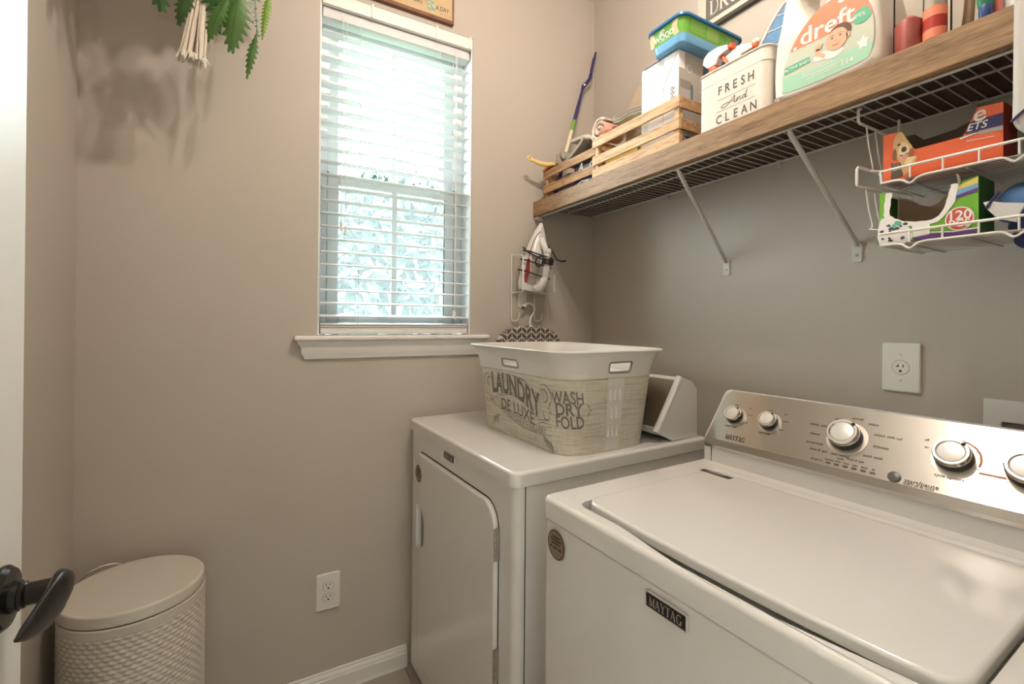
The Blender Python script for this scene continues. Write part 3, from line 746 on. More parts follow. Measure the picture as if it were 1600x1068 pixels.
# handle extents: front side around a=-.059+.036 .. ; short side -.043..+.063
fh = (8-.075*0-.0, 0)
SH0, SH1 = 2+.36, 2+.72
FH0, FH1 = 7.83, .34
zl = [0, .003, .012, .025, .040, .0405, .075, .0755, .100, .104, .106, .137, .140, .150, .1550, .172, .185, .195, .2056]
body_sk = set()
slots = []   # (s0, s1, z0, z1)
for c_ in (.408, .50, .592): slots.append((2+c_-.0175, 2+c_+.0175, .140, .172))
for c_ in (.454, .546): slots.append((2+c_-.0175, 2+c_+.0175, .0900, .1220))
for c_ in (.400, .492, .584): slots.append((2+c_-.0175, 2+c_+.0175, .040, .072))
sl = sorted(set(round(x, 5) for x in sl if not 2.3 < x < 2.7) | set(round(q, 5) for s_ in slots for q in s_[:2]) | {2.30, 2.345, 2.655, 2.70} | {0.0})
zl = sorted(set([0, .003, .012, .025, .19, .2056]) | set(round(q, 5) for s_ in slots for q in s_[2:]))
S_ = sl+[8.0]
def in_slot(i, j):
    cs = (S_[i]+S_[i+1])/2; cz = (zl[j]+zl[j+1])/2
    return any(a < cs < b_ and c_ < cz < d_ for a, b_, c_, d_ in slots)
def solid(o, th):
    m = o.modifiers.new('thickness', 'SOLIDIFY'); m.thickness = th; m.offset = -1; m.material_offset = 1 if len(o.data.materials) > 1 else 0; m.material_offset_rim = m.material_offset
LINEN = bpy.data.materials.new('linen textured plastic'); LINEN.use_nodes = True
t_ = LINEN.node_tree; bs = t_.nodes['Principled BSDF']; bs.inputs['Roughness'].default_value = .5
tc = t_.nodes.new('ShaderNodeTexCoord'); mp = t_.nodes.new('ShaderNodeMapping'); mp.inputs['Scale'].default_value = (14, 14, 230)
nz = t_.nodes.new('ShaderNodeTexNoise'); nz.inputs['Scale'].default_value = 1.0; nz.inputs['Detail'].default_value = 5
mp2 = t_.nodes.new('ShaderNodeMapping'); mp2.inputs['Scale'].default_value = (160, 160, 18); nz2 = t_.nodes.new('ShaderNodeTexNoise'); nz2.inputs['Scale'].default_value = 1.0
t_.links.new(tc.outputs['Object'], mp.inputs[0]); t_.links.new(mp.outputs[0], nz.inputs['Vector']); t_.links.new(tc.outputs['Object'], mp2.inputs[0]); t_.links.new(mp2.outputs[0], nz2.inputs['Vector'])
ad = t_.nodes.new('ShaderNodeMath'); ad.operation = 'MULTIPLY_ADD'; ad.inputs[1].default_value = .35; t_.links.new(nz2.outputs['Fac'], ad.inputs[0]); t_.links.new(nz.outputs['Fac'], ad.inputs[2])
rp = t_.nodes.new('ShaderNodeValToRGB'); rp.color_ramp.elements[0].position = .46; rp.color_ramp.elements[1].position = .72; rp.color_ramp.elements[0].color = (.46, .415, .325, 1); rp.color_ramp.elements[1].color = (.64, .60, .49, 1)
t_.links.new(ad.outputs[0], rp.inputs[0]); t_.links.new(rp.outputs[0], bs.inputs['Base Color'])
BAND = mat('basket plain plastic', (.70, .67, .62), .4)
b = B(); b.grid(lambda s, z: BP(s, z), S_, zl, skip=in_slot); b.face([BP(s, 0) for s in sl]); o = obj('body', b, [LINEN, BAND], LB, ang=50); solid(o, .0014)
zb = [.2035, .2050, .2070, .2180, .2185, .2290, .2400, .2405, .250, .258, .265, .2710, .2750]
def off_band(z): return .0022
hs = [(FH0, 8.0, .2180, .2405), (0, FH1, .2180, .2405), (SH0, SH1, .2150, .2430)]
hs = [(7.86, 8.0, .2180, .2410), (0.0, .20, .2180, .2410), (2.345, 2.745, .2180, .2460)]
sb = sorted(set(sl) | {7.86, .20, 2.345, 2.745, 2.42, 2.5, 2.6, 7.9, 7.95, .1}); Sb = sb+[8.0]; zb = sorted(set(zb) | {.2460})
def in_h(i, j):
    cs = (Sb[i]+Sb[i+1])/2; cz = (zb[j]+zb[j+1])/2
    return any(a < cs < b_ and c_ < cz < d_ for a, b_, c_, d_ in hs)
b = B(); b.grid(lambda s, z: BP(s, z, off_band(z)), Sb, zb, skip=in_h); band = obj('rim_band', b, BAND, LB, ang=50); solid(band, .004)
obj('rim', B().tube([BP(s+.0001, .2755, .0035) for s in [x for k in range(len(sb)) for x in (sb[k],)]], .0032, 8, closed=True), BAND, LB, ang=70)
HEDGE = mat('handle edge grey', (.30, .27, .24), .5)
for s0, s1, z0, z1 in ((7.86, 8.20, .2180, .2410), (2.345, 2.745, .2180, .2460)):
    loop = [(x, y) for x, y in rr2(s0, z0, s1, z1, .001, 1)]
    pts = []
    ns = 10
    rs, rz = (s1-s0)*.10, (z1-z0)*.25
    for cx, cy, a0 in ((s1-rs, z1-rz, 0), (s0+rs, z1-rz, 90), (s0+rs, z0+rz, 180), (s1-rs, z0+rz, 270)):
        for k in range(5): a = math.radians(a0+90*k/4); pts.append((cx+rs*math.cos(a), cy+rz*math.sin(a)))
    dens = []
    for k in range(len(pts)):
        p, q = pts[k], pts[(k+1) % len(pts)]
        for m in range(3): dens.append((p[0]+(q[0]-p[0])*m/3, p[1]+(q[1]-p[1])*m/3))
    obj('handle_frame', B().tube([BP(s, z, .001) for s, z in dens], .0032, 8, closed=True), HEDGE, LB, ang=70)
def BA(a, z, off=.0008):           # a = metres along the front to the right, continuing round the right-hand corner
    a -= .008; k = flare(z); hl = (BL+DL*k)/2-BR; arc = BR*PI/2
    if a < -hl: s = 7.5-(-a-hl)/arc*.5
    elif a < 0: s = 8+a/hl*.5
    elif a <= hl: s = a/hl
    elif a <= hl+arc: s = 1+(a-hl)/arc
    else: s = 2+(a-hl-arc)/(2*((BW+DWd*k)/2-BR))
    return BP(s, z, off)
def BAs(sx, z): return BP(2.5+sx, z, .0006)
b = B(); b.grid(lambda x, z: BAs(x, z), [-.245, -.155, -.1, 0, .1, .155, .245][1:6], [.004, .05, .1, .15, .2015], skip=None)
# plain strip with the drainage slots: four slim pieces so that the slots stay open
b = B()
for za, zc in ((.004, .0395), (.0725, .0895), (.1225, .1395), (.1725, .2030)): b.grid(lambda x, z: BAs(x, z), [-.155+.31*k/6 for k in range(7)], [za, (za+zc)/2, zc])
for (za, zc), xs_ in (((.0395, .0725), (-.155, -.1185, -.0815, -.0265, .0105, .0655, .1025, .155)), ((.0895, .1225), (-.155, -.0645, -.0275, .0275, .0645, .155)), ((.1395, .1725), (-.155, -.1105, -.0735, -.0185, .0185, .0735, .1105, .155))):
    for k in range(0, len(xs_), 2): b.grid(lambda x, z: BAs(x, z), [xs_[k], xs_[k+1]], [za, zc])
obj('slot_panel', b, BAND, LB, smooth=False)
# printed lettering
b = B()
def warp(x, y):     # arch of the big word: x -.5...5, y -.5...5
    mid = .137-.003 + .020*math.cos(x*2.2)-.028*x-.018
    hgt = .060+.022*abs(x)**1.5*(1 if x > 0 else .55)
    return BA(.017+x*.252-.008, mid+.022-abs(x)*.012+y*hgt-(.014*max(0, x)))
b.text('LAUNDRY', lambda x, y: warp(x, y), 1.0, xs=.168, bold=.050, maxlen=.05, cx=0, cy=0)
fr = lambda x, y: BA(x, y)
b.text('DE LUXE', lambda x, y: BA(x, y-.10*(x-.02)-.9*(x-.02)**2), 1*.036, xs=.95, bold=.016, maxlen=.012, cx=.020, cy=.092)
b.text('EXPRESS·DAILY = DELIVERY', lambda x, y: BA(x, y-.0-.14*(x-.04)+1.0*(x-.04)**2), .0155, xs=.94, bold=0, maxlen=.012, cx=.045, cy=.056)
for dy, wd in ((.0115, .0016), (-.0105, .0016)):
    b.ribbon([(-.105+.30*k/24, .056+dy-.14*(-.105+.30*k/24-.04)+1.0*(-.105+.30*k/24-.04)**2) for k in range(25)], wd, fr)
def cir(x, y):  # round block
    return BA(x, y)
for wd_, cy_, sz, xs_ in (('WASH', .150, .030, 1.0), ('DRY', .122, .033, 1.12), ('FOLD', .091, .030, 1.0)):
    b.text(wd_, lambda x, y: cir(x, .122+(y-.122)*(1.0+.25*(1-((x-.252)/.05)**2)*(0 if wd_ == 'DRY' else .55))), sz, xs=xs_*.74, bold=.030, maxlen=.012, cx=.250, cy=cy_)
for sg in (-1, 1):
    b.ribbon([(.250+sg*(.050+.010*math.cos(k/8*PI-PI/2)), .104+.036*k/8) for k in range(9) if k != 4][:4], [.001, .0028, .0032, .0018], fr)
    b.ribbon([(.250+sg*(.050+.010*math.cos(k/8*PI-PI/2)), .104+.036*k/8) for k in range(5, 9)], [.0018, .0032, .0028, .001], fr)
    b.flat(ell(.250+sg*.063, .122, .003, .002, 8), fr)
# scrolls
def scroll(cx, cy, r, a0, a1, wd, shrink=.0, n=18):
    return [(cx+(r*(1-shrink*k/n))*math.cos(a0+(a1-a0)*k/n), cy+(r*(1-shrink*k/n))*math.sin(a0+(a1-a0)*k/n)) for k in range(n+1)]
def sw(wd, n=18): return [wd*(.25+.75*math.sin(PI*(k+.5)/(n+1))) for k in range(n+1)]
for args, wd in (((.168, .150, .022, 2.6, -1.9, 0, .35), .0040), ((.172, .152, .032, 2.3, -.5, 0, .0), .0030), ((.178, .100, .018, 2.4, 6.4, 0, .45), .0040), ((.150, .174, .03, 1.1, 2.0, 0, 0), .003),
                 ((-.140, .155, .022, .5, 4.3, 0, .4), .0035), ((-.150, .155, .03, .9, 3.6, 0, 0), .0025), ((-.135, .112, .016, .4, -3.6, 0, .4), .0030), ((.165, .178, .030, .9, 1.7, 0, 0), .003)):
    cx, cy, r, a0, a1, _, sh = args; b.ribbon(scroll(cx, cy, r, a0, a1, 0, sh), sw(wd), fr)
for x0, y0, x1, y1, bend in ((-.09, .176, -.02, .190, .006), (-.08, .170, -.03, .182, .004), (.0, .191, .08, .176, .006), (.03, .190, .10, .172, .005), (-.10, .118, .14, .082, .036), (-.10, .113, .135, .078, .034), (.13, .078, .19, .084, .004), (.13, .070, .185, .076, .004), (-.14, .110, -.11, .085, .004), (-.15, .105, -.12, .078, .004)):
    b.ribbon([(x0+(x1-x0)*k/12, y0+(y1-y0)*k/12+bend*math.sin(PI*k/12)) for k in range(13)], sw(.0024, 12), fr)
for cx, cy, sg in ((-.105, .044, -1), (.165, .026, 1)):
    for k in range(4): b.ribbon([(cx+sg*(-.012+.010*k+.012*t), cy+.016-.004*k-.030*t+.006*math.sin(PI*t)) for t in [q/6 for q in range(7)]], [.001, .003, .0042, .0045, .0042, .003, .001], fr)
obj('printed_lettering', b, GREYINK, LB, smooth=False)
b = B()
for k in range(3): b.ribbon(scroll(.0, .10+.02*k, .014, .5+k, 4.5+k, 0, .4), sw(.003), lambda x, y: BP(3.5+x*8, y+.0, .0008))
obj('corner_print', b, GREYINK, LB, smooth=False)

# ------------------------------------------------------------------ shelf
SX, SZ0, SZ1 = -.3261, 1.7245, 1.7871
sh = thing('wooden_shelf', (-.16, -.86, 1.7245), 'long stained wood shelf board with a deep front edge along the right wall', 'shelf')
b = B(); b.box((SX, -1.735, SZ0), (SX+.019, -.0030, SZ1), .0015, 1); obj('front_board', b, SHELFWOOD, sh)
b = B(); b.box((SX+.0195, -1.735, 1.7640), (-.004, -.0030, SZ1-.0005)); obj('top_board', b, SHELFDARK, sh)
wr = thing('wire_shelf', (-.155, -.86, 1.72), 'white wire shelf with slanted wall braces under the wooden board', 'shelf')
obj('front_rail', B().tube([(-.300, -1.73, 1.7240), (-.300, -.040, 1.7240)], .0033), WIRE, wr)
obj('middle_rail', B().tube([(-.165, -1.73, 1.7540), (-.165, -.030, 1.7540)], .0028), WIRE, wr)
obj('back_rail', B().tube([(-.010, -1.73, 1.7590), (-.010, -.006, 1.7590)], .0030), WIRE, wr)
wv = None
for k in range(66):
    y = -.035-.0254*k
    if wv is None:
        wv = obj('cross_wire', B().tube([(-.007, y, 1.7612), (-.286, y, 1.7612), (-.296, y, 1.7585), (-.300, y, 1.752), (-.300, y, 1.7245)], .0015, 6), WIRE, wr)
    else: copy_part(wv, wr, (0, -.0254*k, 0))
for (ty, tx, by, bz) in ((-.7675, -.297, -.7145, 1.4800), (-1.0955, -.297, -1.1040, 1.4830)):
    q = obj('brace', B().tube([(tx, ty, 1.7235), (tx+.004, ty, 1.7165), (-.012, by, bz+.008), (-.006, by, bz-.004)], [.0045, .0062, .0062, .005], 12), WIRE, wr)
    b = B(); b.slab(rr2(by-.0125, bz-.046, by+.0125, bz+.004, .005, 4), lambda y, z, t: V(-t, y, z), .0004, .004, .0012); pl_ = obj('wall_plate', b, WIRE, q)
    obj('screw', B().lathe([(.0045, .004), (.004, .0056), (.001, .0062)], (0, by, bz-.027), (-1, 0, 0), 14), mat('screw steel', (.4, .38, .35), .35, metal=.8), q)
for y in (-.4593, -.8958, -1.335):
    b = B(); b.box((-.013, y-.006, 1.7500), (-.0004, y+.006, 1.7650), .002).cyl((-.0004, y, 1.747), (-.012, y, 1.747), .005, n=12); obj('wall_clip', b, WIRE, wr)
b = B(); b.box((-.318, -.030, 1.712), (-.285, -.0006, 1.7232), .002).box((-.312, -.0305, 1.7145), (-.292, -.020, 1.7205)); obj('end_bracket', b, WIREW, wr)
obj('bracket_opening', B().box((-.296, -.0312, 1.7145), (-.289, -.0300, 1.7205)), DARK, wr, smooth=False)
SHT = SZ1           # top of the board
e_ = .0004
# -------- crates
def slat_box(b, p, q): b.box(p, q, .0012, 1)
cr = thing('wooden_crate', (-.235, -.585, SHT), 'pale pine slat crate holding a tall white box on the shelf', 'crate')
Y0, Y1 = -.787, -.391
for z0, z1 in ((1.897, 1.929), (1.8335, 1.8655), (SHT+.002, 1.8215)):
    b = B(); slat_box(b, (-.3160, Y0, z0), (-.3085, Y1, z1)); obj('slat', b, CRATEWOOD, cr)
    b = B(); slat_box(b, (-.160, Y0, z0), (-.1525, Y1, z1)); obj('slat', b, CRATEWOOD, cr)
for z0, z1 in ((1.8945, 1.927), (1.8340, 1.8655)):
    b = B(); slat_box(b, (-.3083, Y0, z0), (-.1603, Y0+.007, z1)); obj('end_slat', b, CRATEWOOD2, cr)
    b = B(); slat_box(b, (-.3083, Y1-.007, z0), (-.1603, Y1, z1)); obj('end_slat', b, CRATEWOOD2, cr)
for y in (Y0+.0073, Y1-.0253):
    for x in (-.3083, -.1783): b = B(); slat_box(b, (x, y, SHT+.0005), (x+.018, y+.018, 1.925)); obj('corner_post', b, CRATEWOOD, cr)
b = B(); b.box((-.3083, Y0+.0255, SHT+.0005), (-.1603, Y1-.0255, SHT+.006)); obj('bottom_panel', b, CRATEWOOD, cr)
c2 = thing('wooden_crate', (-.235, -.215, SHT), 'darker singed slat crate at the far left end of the shelf', 'crate')
Y0, Y1 = -.3885, -.042
for z0, z1 in ((1.8790, 1.9105), (1.8150, 1.8490), (SHT+.0015, SHT+.005)):
    b = B(); slat_box(b, (-.3010, Y0, z0), (-.2935, Y1, z1)); obj('slat', b, CRATEWOOD2, c2)
    b = B(); slat_box(b, (-.160, Y0, z0), (-.1525, Y1, z1)); obj('slat', b, CRATEWOOD2, c2)
for z0, z1 in ((1.8790, 1.9095), (1.8150, 1.8490)):
    for ya in (Y0, Y1-.007): b = B(); slat_box(b, (-.2933, ya, z0), (-.1603, ya+.007, z1)); obj('end_slat', b, CRATEWOOD2, c2)
for y in (Y0+.0073, Y1-.0253):
    for x in (-.2933, -.1783): b = B(); slat_box(b, (x, y, SHT+.0005), (x+.018, y+.018, 1.907)); obj('corner_post', b, CRATEWOOD, c2)
b = B(); b.box((-.2933, Y0+.0255, SHT+.0055), (-.1603, Y1-.0255, SHT+.009)); obj('bottom_panel', b, CRATEWOOD2, c2)
b = B(); b.lathe([(.0001, 0), (.006, 0), (.006, .0006)], (-.3011, -.185, 1.832), (-1, 0, 0), 12); obj('knot', b, SHELFWOOD, c2, label='round dark knot')

RW = lambda x, e=.0005: pmap((x-e, 0, 0), (0, 1, 0), (0, 0, 1))      # plane facing the room (-x): (y, z)
# tall white box in the right crate
wb = thing('white_carton', (-.238, -.69, SHT+.0065), 'tall white carton standing in the pale crate under the wipes tub', 'box')
b = B(); b.box((-.288, -.7590, SHT+.007), (-.1810, -.6080, 2.083), .0015, 1); obj('carton', b, CARD, wb)
f = RW(-.288)
b = B(); b.ribbon([(-.7575, 2.0815), (-.7000, 1.985), (-.7000, 1.85)], .0014, f); b.ribbon([(-.7000, 1.985), (-.7000, 2.0815)], .0007, f)
obj('flap_seam', b, GREYINK, wb, smooth=False)
b = B(); b.flat([(-.620, 2.0800), (-.690, 2.0800), (-.690, 2.0835), (-.620, 2.0835)], f); obj('blue_edge', b, NAVY, wb, smooth=False)
b = B(); b.text('6666', lambda x, y: V(-.2886, -y, x), .021, xs=.9, bold=.004, cx=1.955, cy=.7385, rot=0)
for k, (y, z0, z1) in enumerate(((-.616, 1.90, 1.955), (-.622, 1.87, 1.945), (-.627, 1.89, 1.96), (-.634, 1.88, 1.94), (-.640, 1.90, 1.94))): b.ribbon([(y, z0), (y, z1)], .0012, RW(-.288, .0007))
obj('print', b, GREYINK, wb, smooth=False)
SD = lambda y, e=.0005: pmap((0, y-e, 0), (1, 0, 0), (0, 0, 1))     # plane facing -y: (x, z)
b = B(); b.flat([(-.2875, 2.030), (-.262, 2.030), (-.262, 1.80), (-.2875, 1.80)], SD(-.759)); b.flat([(-.2620, 2.08), (-.1815, 2.08), (-.1815, 1.80), (-.262, 1.80)], SD(-.759)); obj('grey_side', b, GREYPR, wb, smooth=False)
b = B()
for k in range(4): b.text('IIIIII', lambda x, y: V(x, -.7598, y), .012, bold=.01, cx=-.276+.012*k, cy=1.985, rot=-PI/2)
obj('side_print', b, GREYINK, wb, smooth=False)
b = B(); b.flat(rr2(-.236, 1.92, -.226, 1.99, .004, 3), SD(-.759, .0009)); obj('blue_bar', b, mat('steel blue print', (.09, .17, .25), .5), wb, smooth=False)
b = B(); b.ribbon([(-.243+.011*math.cos(k*PI/10), 2.035+.011*math.sin(k*PI/10)) for k in range(21)], .0015, SD(-.759, .0009)); obj('ring_mark', b, CARD, wb, smooth=False)
b = B(); b.flat([(-.26, 1.868), (-.205, 1.868), (-.190, 1.880), (-.26, 1.880)], SD(-.759, .0010)); b.flat([(-.287, 1.80), (-.183, 1.80), (-.183, 1.832), (-.287, 1.832)], SD(-.759, .0010)); b.text('JAC', lambda x, y: V(x, -.7604, y), .018, bold=.02, cx=-.262, cy=1.816, rot=-PI/2, mi=1); obj('blue_band', b, [NAVY, CARD], wb, smooth=False)
# brown flap behind
b = B(); b.slab([(-.45, 1.96), (-.462, 2.025), (-.485, 2.075), (-.515, 2.105), (-.545, 2.12), (-.60, 2.12), (-.60, 1.80), (-.45, 1.80)], lambda y, z, t: V(-.206-t, y, z), 0, .004); tag(obj('cardboard_flap', b, BROWNCARD, None, smooth=False), 'brown curved cardboard piece behind the tall white carton', 'cardboard')
# yellow box
yb = thing('yellow_carton', (-.25, -.49, SHT+.0065), 'yellow patterned carton showing between the slats of the pale crate', 'box')
b = B(); b.box((-.284, -.6005, SHT+.007), (-.215, -.427, 1.8640), .001, 1); obj('carton', b, YELLOW, yb)
b = B()
for k in range(9): b.ribbon([(-.43-.012*k, 1.800), (-.43-.012*k, 1.832)], .004, RW(-.284))
obj('pale_stripes', b, mat('pale yellow print', (.80, .72, .42), .6), yb, smooth=False)
b = B(); b.flat(rr2(-.575, 1.802, -.548, 1.838, .003), RW(-.284, .0008)); obj('red_print', b, CORAL, yb, smooth=False)
b = B(); b.flat([(-.600, 1.79), (-.588, 1.79), (-.588, 1.863), (-.600, 1.863)], RW(-.284, .0008)); obj('green_edge', b, DKGREEN, yb, smooth=False)
# cloths
def cloth_roll(name, pts, r, m, label, seed=0, squash=.7, bands=None):
    rn = random.Random(seed); b = B(); P = spline(pts, 6); n = len(P); mats = m if isinstance(m, list) else [m]
    b.tube(P, [r*(.80+.25*math.sin(3.1*i/n*PI)+rn.uniform(-.05, .05)) for i in range(n)], 14, flat=squash)
    for v in b.bm.verts: v.co += V(rn.uniform(-1, 1), rn.uniform(-1, 1), rn.uniform(-1, 1))*r*.05
    if len(mats) > 1:
        for k, f_ in enumerate(b.bm.faces): f_.material_index = (k//28) % len(mats)
    return tag(obj(name, b, m, None, ang=80), label, 'cloth')
GREYCLOTH = mat('grey cloth', (.37, .335, .27), .95, noise=.15, nscale=60, bump=.4, bscale=500)
CREAMCLOTH = mat('cream cloth', (.60, .52, .40), .95, noise=.1, nscale=60, bump=.4, bscale=500)
PINKCLOTH = mat('pink striped cloth', (.70, .38, .28), .95, bump=.4, bscale=500)
WHITECLOTH = mat('white striped cloth', (.70, .64, .56), .95, bump=.4, bscale=500)
def folded(name, layers, label, th=.009):
    """a cloth folded into stacked rounded layers: each layer = centre line in (y,z), x range, material"""
    t = None
    for k, (line, x0, x1, m) in enumerate(layers):
        P = spline(line, 6); b = B(); n = len(P); rings = []
        for i, (y, z) in enumerate(P):
            a = P[max(i-1, 0)]; c = P[min(i+1, n-1)]; dy, dz = c[0]-a[0], c[1]-a[1]; l = math.hypot(dy, dz) or 1; ny, nz = -dz/l*th/2, dy/l*th/2
            rings.append([V(x0, y+ny, z+nz), V(x0-.002, y, z), V(x0, y-ny, z-nz), V(x1, y-ny, z-nz), V(x1+.002, y, z), V(x1, y+ny, z+nz)])
        b.rings(rings)
        if t is None:
            P0 = P[0]; t = thing(name, ((x0+x1)/2, P0[0], P0[1]), label, 'cloth')
        obj('fold', b, m, t, ang=70)
    return t
folded('grey_cloth', [([(-.125, 1.962), (-.135, 1.925), (-.165, 1.914), (-.215, 1.925), (-.275, 1.955), (-.30, 1.975)], -.288, -.19, GREYCLOTH),
                      ([(-.140, 1.972), (-.155, 1.945), (-.19, 1.935), (-.235, 1.945), (-.285, 1.972)], -.280, -.185, GREYCLOTH),
                      ([(-.180, 2.004), (-.215, 2.000), (-.255, 1.996), (-.300, 1.985), (-.33, 1.965)], -.262, -.18, CREAMCLOTH)], 'crumpled grey cloth lying on top of the darker crate', .012)
def spiral(cy, cz, r0, r1, turns, sq=.75, ph=0, n=44): return [(cy+(r0+(r1-r0)*k/n)*math.cos(ph+turns*2*PI*k/n), cz+(r0+(r1-r0)*k/n)*sq*math.sin(ph+turns*2*PI*k/n)) for k in range(0, n+1, 2)]
folded('striped_cloth', [(spiral(-.405, 1.968, .007, .045, 2.2, .85, 1.0), -.295, -.20, WHITECLOTH), (spiral(-.405, 1.968, .012, .038, 1.5, .85, 2.4), -.297, -.21, PINKCLOTH)], 'rolled white and pink striped cloth on the pale crate', .006)
folded('beige_cloth', [([(-.455, 1.996-.006*k), (-.49, 1.988-.006*k), (-.535, 1.990-.006*k), (-.595, 1.982-.006*k)], -.275, -.20, CREAMCLOTH if k % 2 else GREYCLOTH) for k in range(4)], 'thin folded beige cloth next to the striped roll', .004)
# dark bag in the left crate
NB = mat('navy bag film', (.02, .022, .06), .3, noise=.5, nscale=25)
b = B(); b.box((-.286, -.355, SHT+.0095), (-.20, -.235, 1.878), .012, 3); q = thing('navy_packet', (-.245, -.295, SHT+.0095), 'navy plastic packet with white lettering inside the darker crate', 'packet'); obj('packet', b, NB, q)
b = B(); b.text('A   d', lambda x, y: V(-.2869, -x, y), .032, bold=.02, shear=.25, cx=.315, cy=1.864); b.ribbon([(-.25, 1.80), (-.29, 1.812), (-.335, 1.806)], .004, RW(-.286, .0009)); obj('lettering', b, CARD, q, smooth=False, stuff=True)
b = B(); b.sphere((-.255, -.17, 1.835), .046, .7, 1.3, .95, sub=3); tag(obj('purple_pouch', b, mat('mauve film', (.12, .07, .16), .35, noise=.7, nscale=30), None), 'dark mauve pouch inside the left part of the darker crate', 'pouch')
# orange glove and yellow brush handle
gl = thing('rubber_glove', (-.26, -.11, 1.912), 'orange rubber glove draped over the corner of the darker crate', 'glove')
RUB = mat('orange rubber', (.72, .26, .10), .5, noise=.15, nscale=30)
for k, (dx, dz, l) in enumerate(((0, 0, 1), (.012, .006, .9), (.022, .003, .8), (-.008, -.002, .75))):
    obj('finger', B().tube(spline([(-.298+dx, -.048, 1.915+dz), (-.288+dx, -.085, 1.930+dz), (-.270+dx, -.13*l, 1.937+dz), (-.250+dx, -.17*l, 1.925+dz)], 5), [.006]*15+[.0055], 10, flat=.8), RUB, gl)
br = thing('scrub_brush', (-.33, -.07, 1.925), 'yellow handled brush sticking out left from the darker crate', 'brush')
obj('handle', B().tube(spline([(-.388, -.085, 1.938), (-.372, -.087, 1.932), (-.345, -.090, 1.926), (-.318, -.094, 1.926), (-.29, -.10, 1.930), (-.24, -.115, 1.936)], 5), [.008, .0085, .0085, .0075, .0072, .0074, .0085, .0095, .010, .0102, .0104, .0106, .0106, .010, .010, .0095, .009, .0085, .008, .008, .007, .007, .0065, .0065, .006, .006], 12, flat=.7), YHANDLE, br, ang=70)
obj('hang_ring', B().tube([(-.394+.0085*math.cos(a), -.0835, 1.9405+.0085*math.sin(a)) for a in [k*PI/10 for k in range(20)]], .0032, 8, closed=True), YHANDLE, br, ang=70)
# litter grabber leaning in the corner
gb = thing('reacher_tool', (-.23, -.11, SHT+.001), 'purple and cream reacher stick leaning into the corner above the crates', 'tool')
PUR = mat('deep purple plastic', (.035, .025, .13), .35); CRM = mat('cream plastic', (.74, .66, .50), .45); LIME = mat('lime plastic', (.20, .36, .06), .45)
def gp(t): return V(-.262+.171*t, -.098+.058*t, 1.86+.47*t)
obj('foot', B().tube([V(-.262-.025, -.105, SHT+.002), gp(.02), gp(.22)], [.010, .009, .008], 12), PUR, gb)
obj('cream_sleeve', B().cyl(gp(.22), gp(.52), .0085, .0080), CRM, gb)
obj('lime_band', B().cyl(gp(.52), gp(.625), .0092, .0092), LIME, gb)
obj('shaft', B().tube([gp(.625), gp(.80), gp(.95), gp(1.0)], [.0085, .0078, .0058, .0085], 12), PUR, gb)
obj('pivot', B().sphere(gp(1.01)+V(0, -.008, 0), .0055), CARD, gb)
obj('jaw', B().tube(spline([tuple(gp(1.0)), (-.072, -.038, 2.350), (-.052, -.036, 2.378), (-.043, -.036, 2.42), (-.030, -.034, 2.47), (-.017, -.033, 2.506)], 5), [.010]*5+[.0085]*8+[.006]*8+[.0045]*5, 10, flat=.5), PUR, gb)
obj('jaw', B().tube(spline([(-.046, -.040, 2.40), (-.036, -.038, 2.44), (-.026, -.040, 2.48), (-.023, -.041, 2.502)], 5), .004, 8), PUR, gb)
obj('pull_rod', B().tube(spline([(-.080, -.032, 2.325), (-.058, -.030, 2.345), (-.036, -.032, 2.375), (-.034, -.034, 2.415)], 5), .0015, 6), CHROME, gb)

# wipes tub
tb = thing('wipes_tub', (-.20, -.74, 2.084), 'green and blue plastic wipes tub sitting on the tall white carton', 'tub')
TZ = 2.0845
def tub_ring(z, g, r=.02): return [V(x, y, z) for x, y in rr2(-.318-g, -.800-g, -.060+g, -.672+g, r, 6)]
b = B(); b.rings([tub_ring(TZ, -.012, .022), tub_ring(TZ+.003, -.007, .022), tub_ring(TZ+.024, -.003, .022)]); obj('base', b, LBLUE, tb, ang=50)
b = B(); b.rings([tub_ring(TZ+.0242, -.003, .022), tub_ring(TZ+.066, .003, .024)]); obj('sleeve', b, mat('green sleeve', (.14, .37, .045), .4), tb, ang=50)
b = B(); b.rings([tub_ring(TZ+.0662, .008, .026), tub_ring(TZ+.0668, .011, .028), tub_ring(TZ+.073, .011, .028), tub_ring(TZ+.075, .006, .026)]); obj('lid_rim', b, mat('rim blue', (.03, .16, .36), .25), tb, ang=40)
b = B(); b.rings([tub_ring(TZ+.0752, .005, .026), tub_ring(TZ+.079, .003, .026), tub_ring(TZ+.081, -.004, .022)]); obj('lid', b, mat('lid clear', (.42, .50, .52), .15), tb, ang=40)
def TF(y, z):
    g = -.003+.006*(z-TZ-.024)/.042; return V(-.318-g-.0006, y, z)
b = B(); pts = [(-.700+.0, TZ+.025), (-.688, TZ+.045), (-.700, TZ+.065), (-.672, TZ+.065), (-.672, TZ+.025)]
b.flat([(-.690+.001, TZ+.025), (-.698, TZ+.045), (-.690, TZ+.065), (-.6755, TZ+.065), (-.6755, TZ+.025)], TF); b.flat([(-.766, TZ+.025), (-.758, TZ+.045), (-.766, TZ+.065), (-.785, TZ+.065), (-.779, TZ+.045), (-.785, TZ+.025)], TF); obj('wood_picture', b, mat('wood picture print', (.72, .50, .28), .5), tb, smooth=False)
b = B(); f2 = lambda x, y: TF(-x, y)-V(.0005, 0, 0)
b.text('WOOD', f2, .0150, xs=1.05, bold=.03, cx=.7300, cy=TZ+.0395); b.flat(ell(.722, TZ+.0535, .013, .0060, 16, .25), f2); b.ribbon([(.712, TZ+.0295), (.752, TZ+.0295)], .0016, f2)
obj('white_lettering', b, CARD, tb, smooth=False)
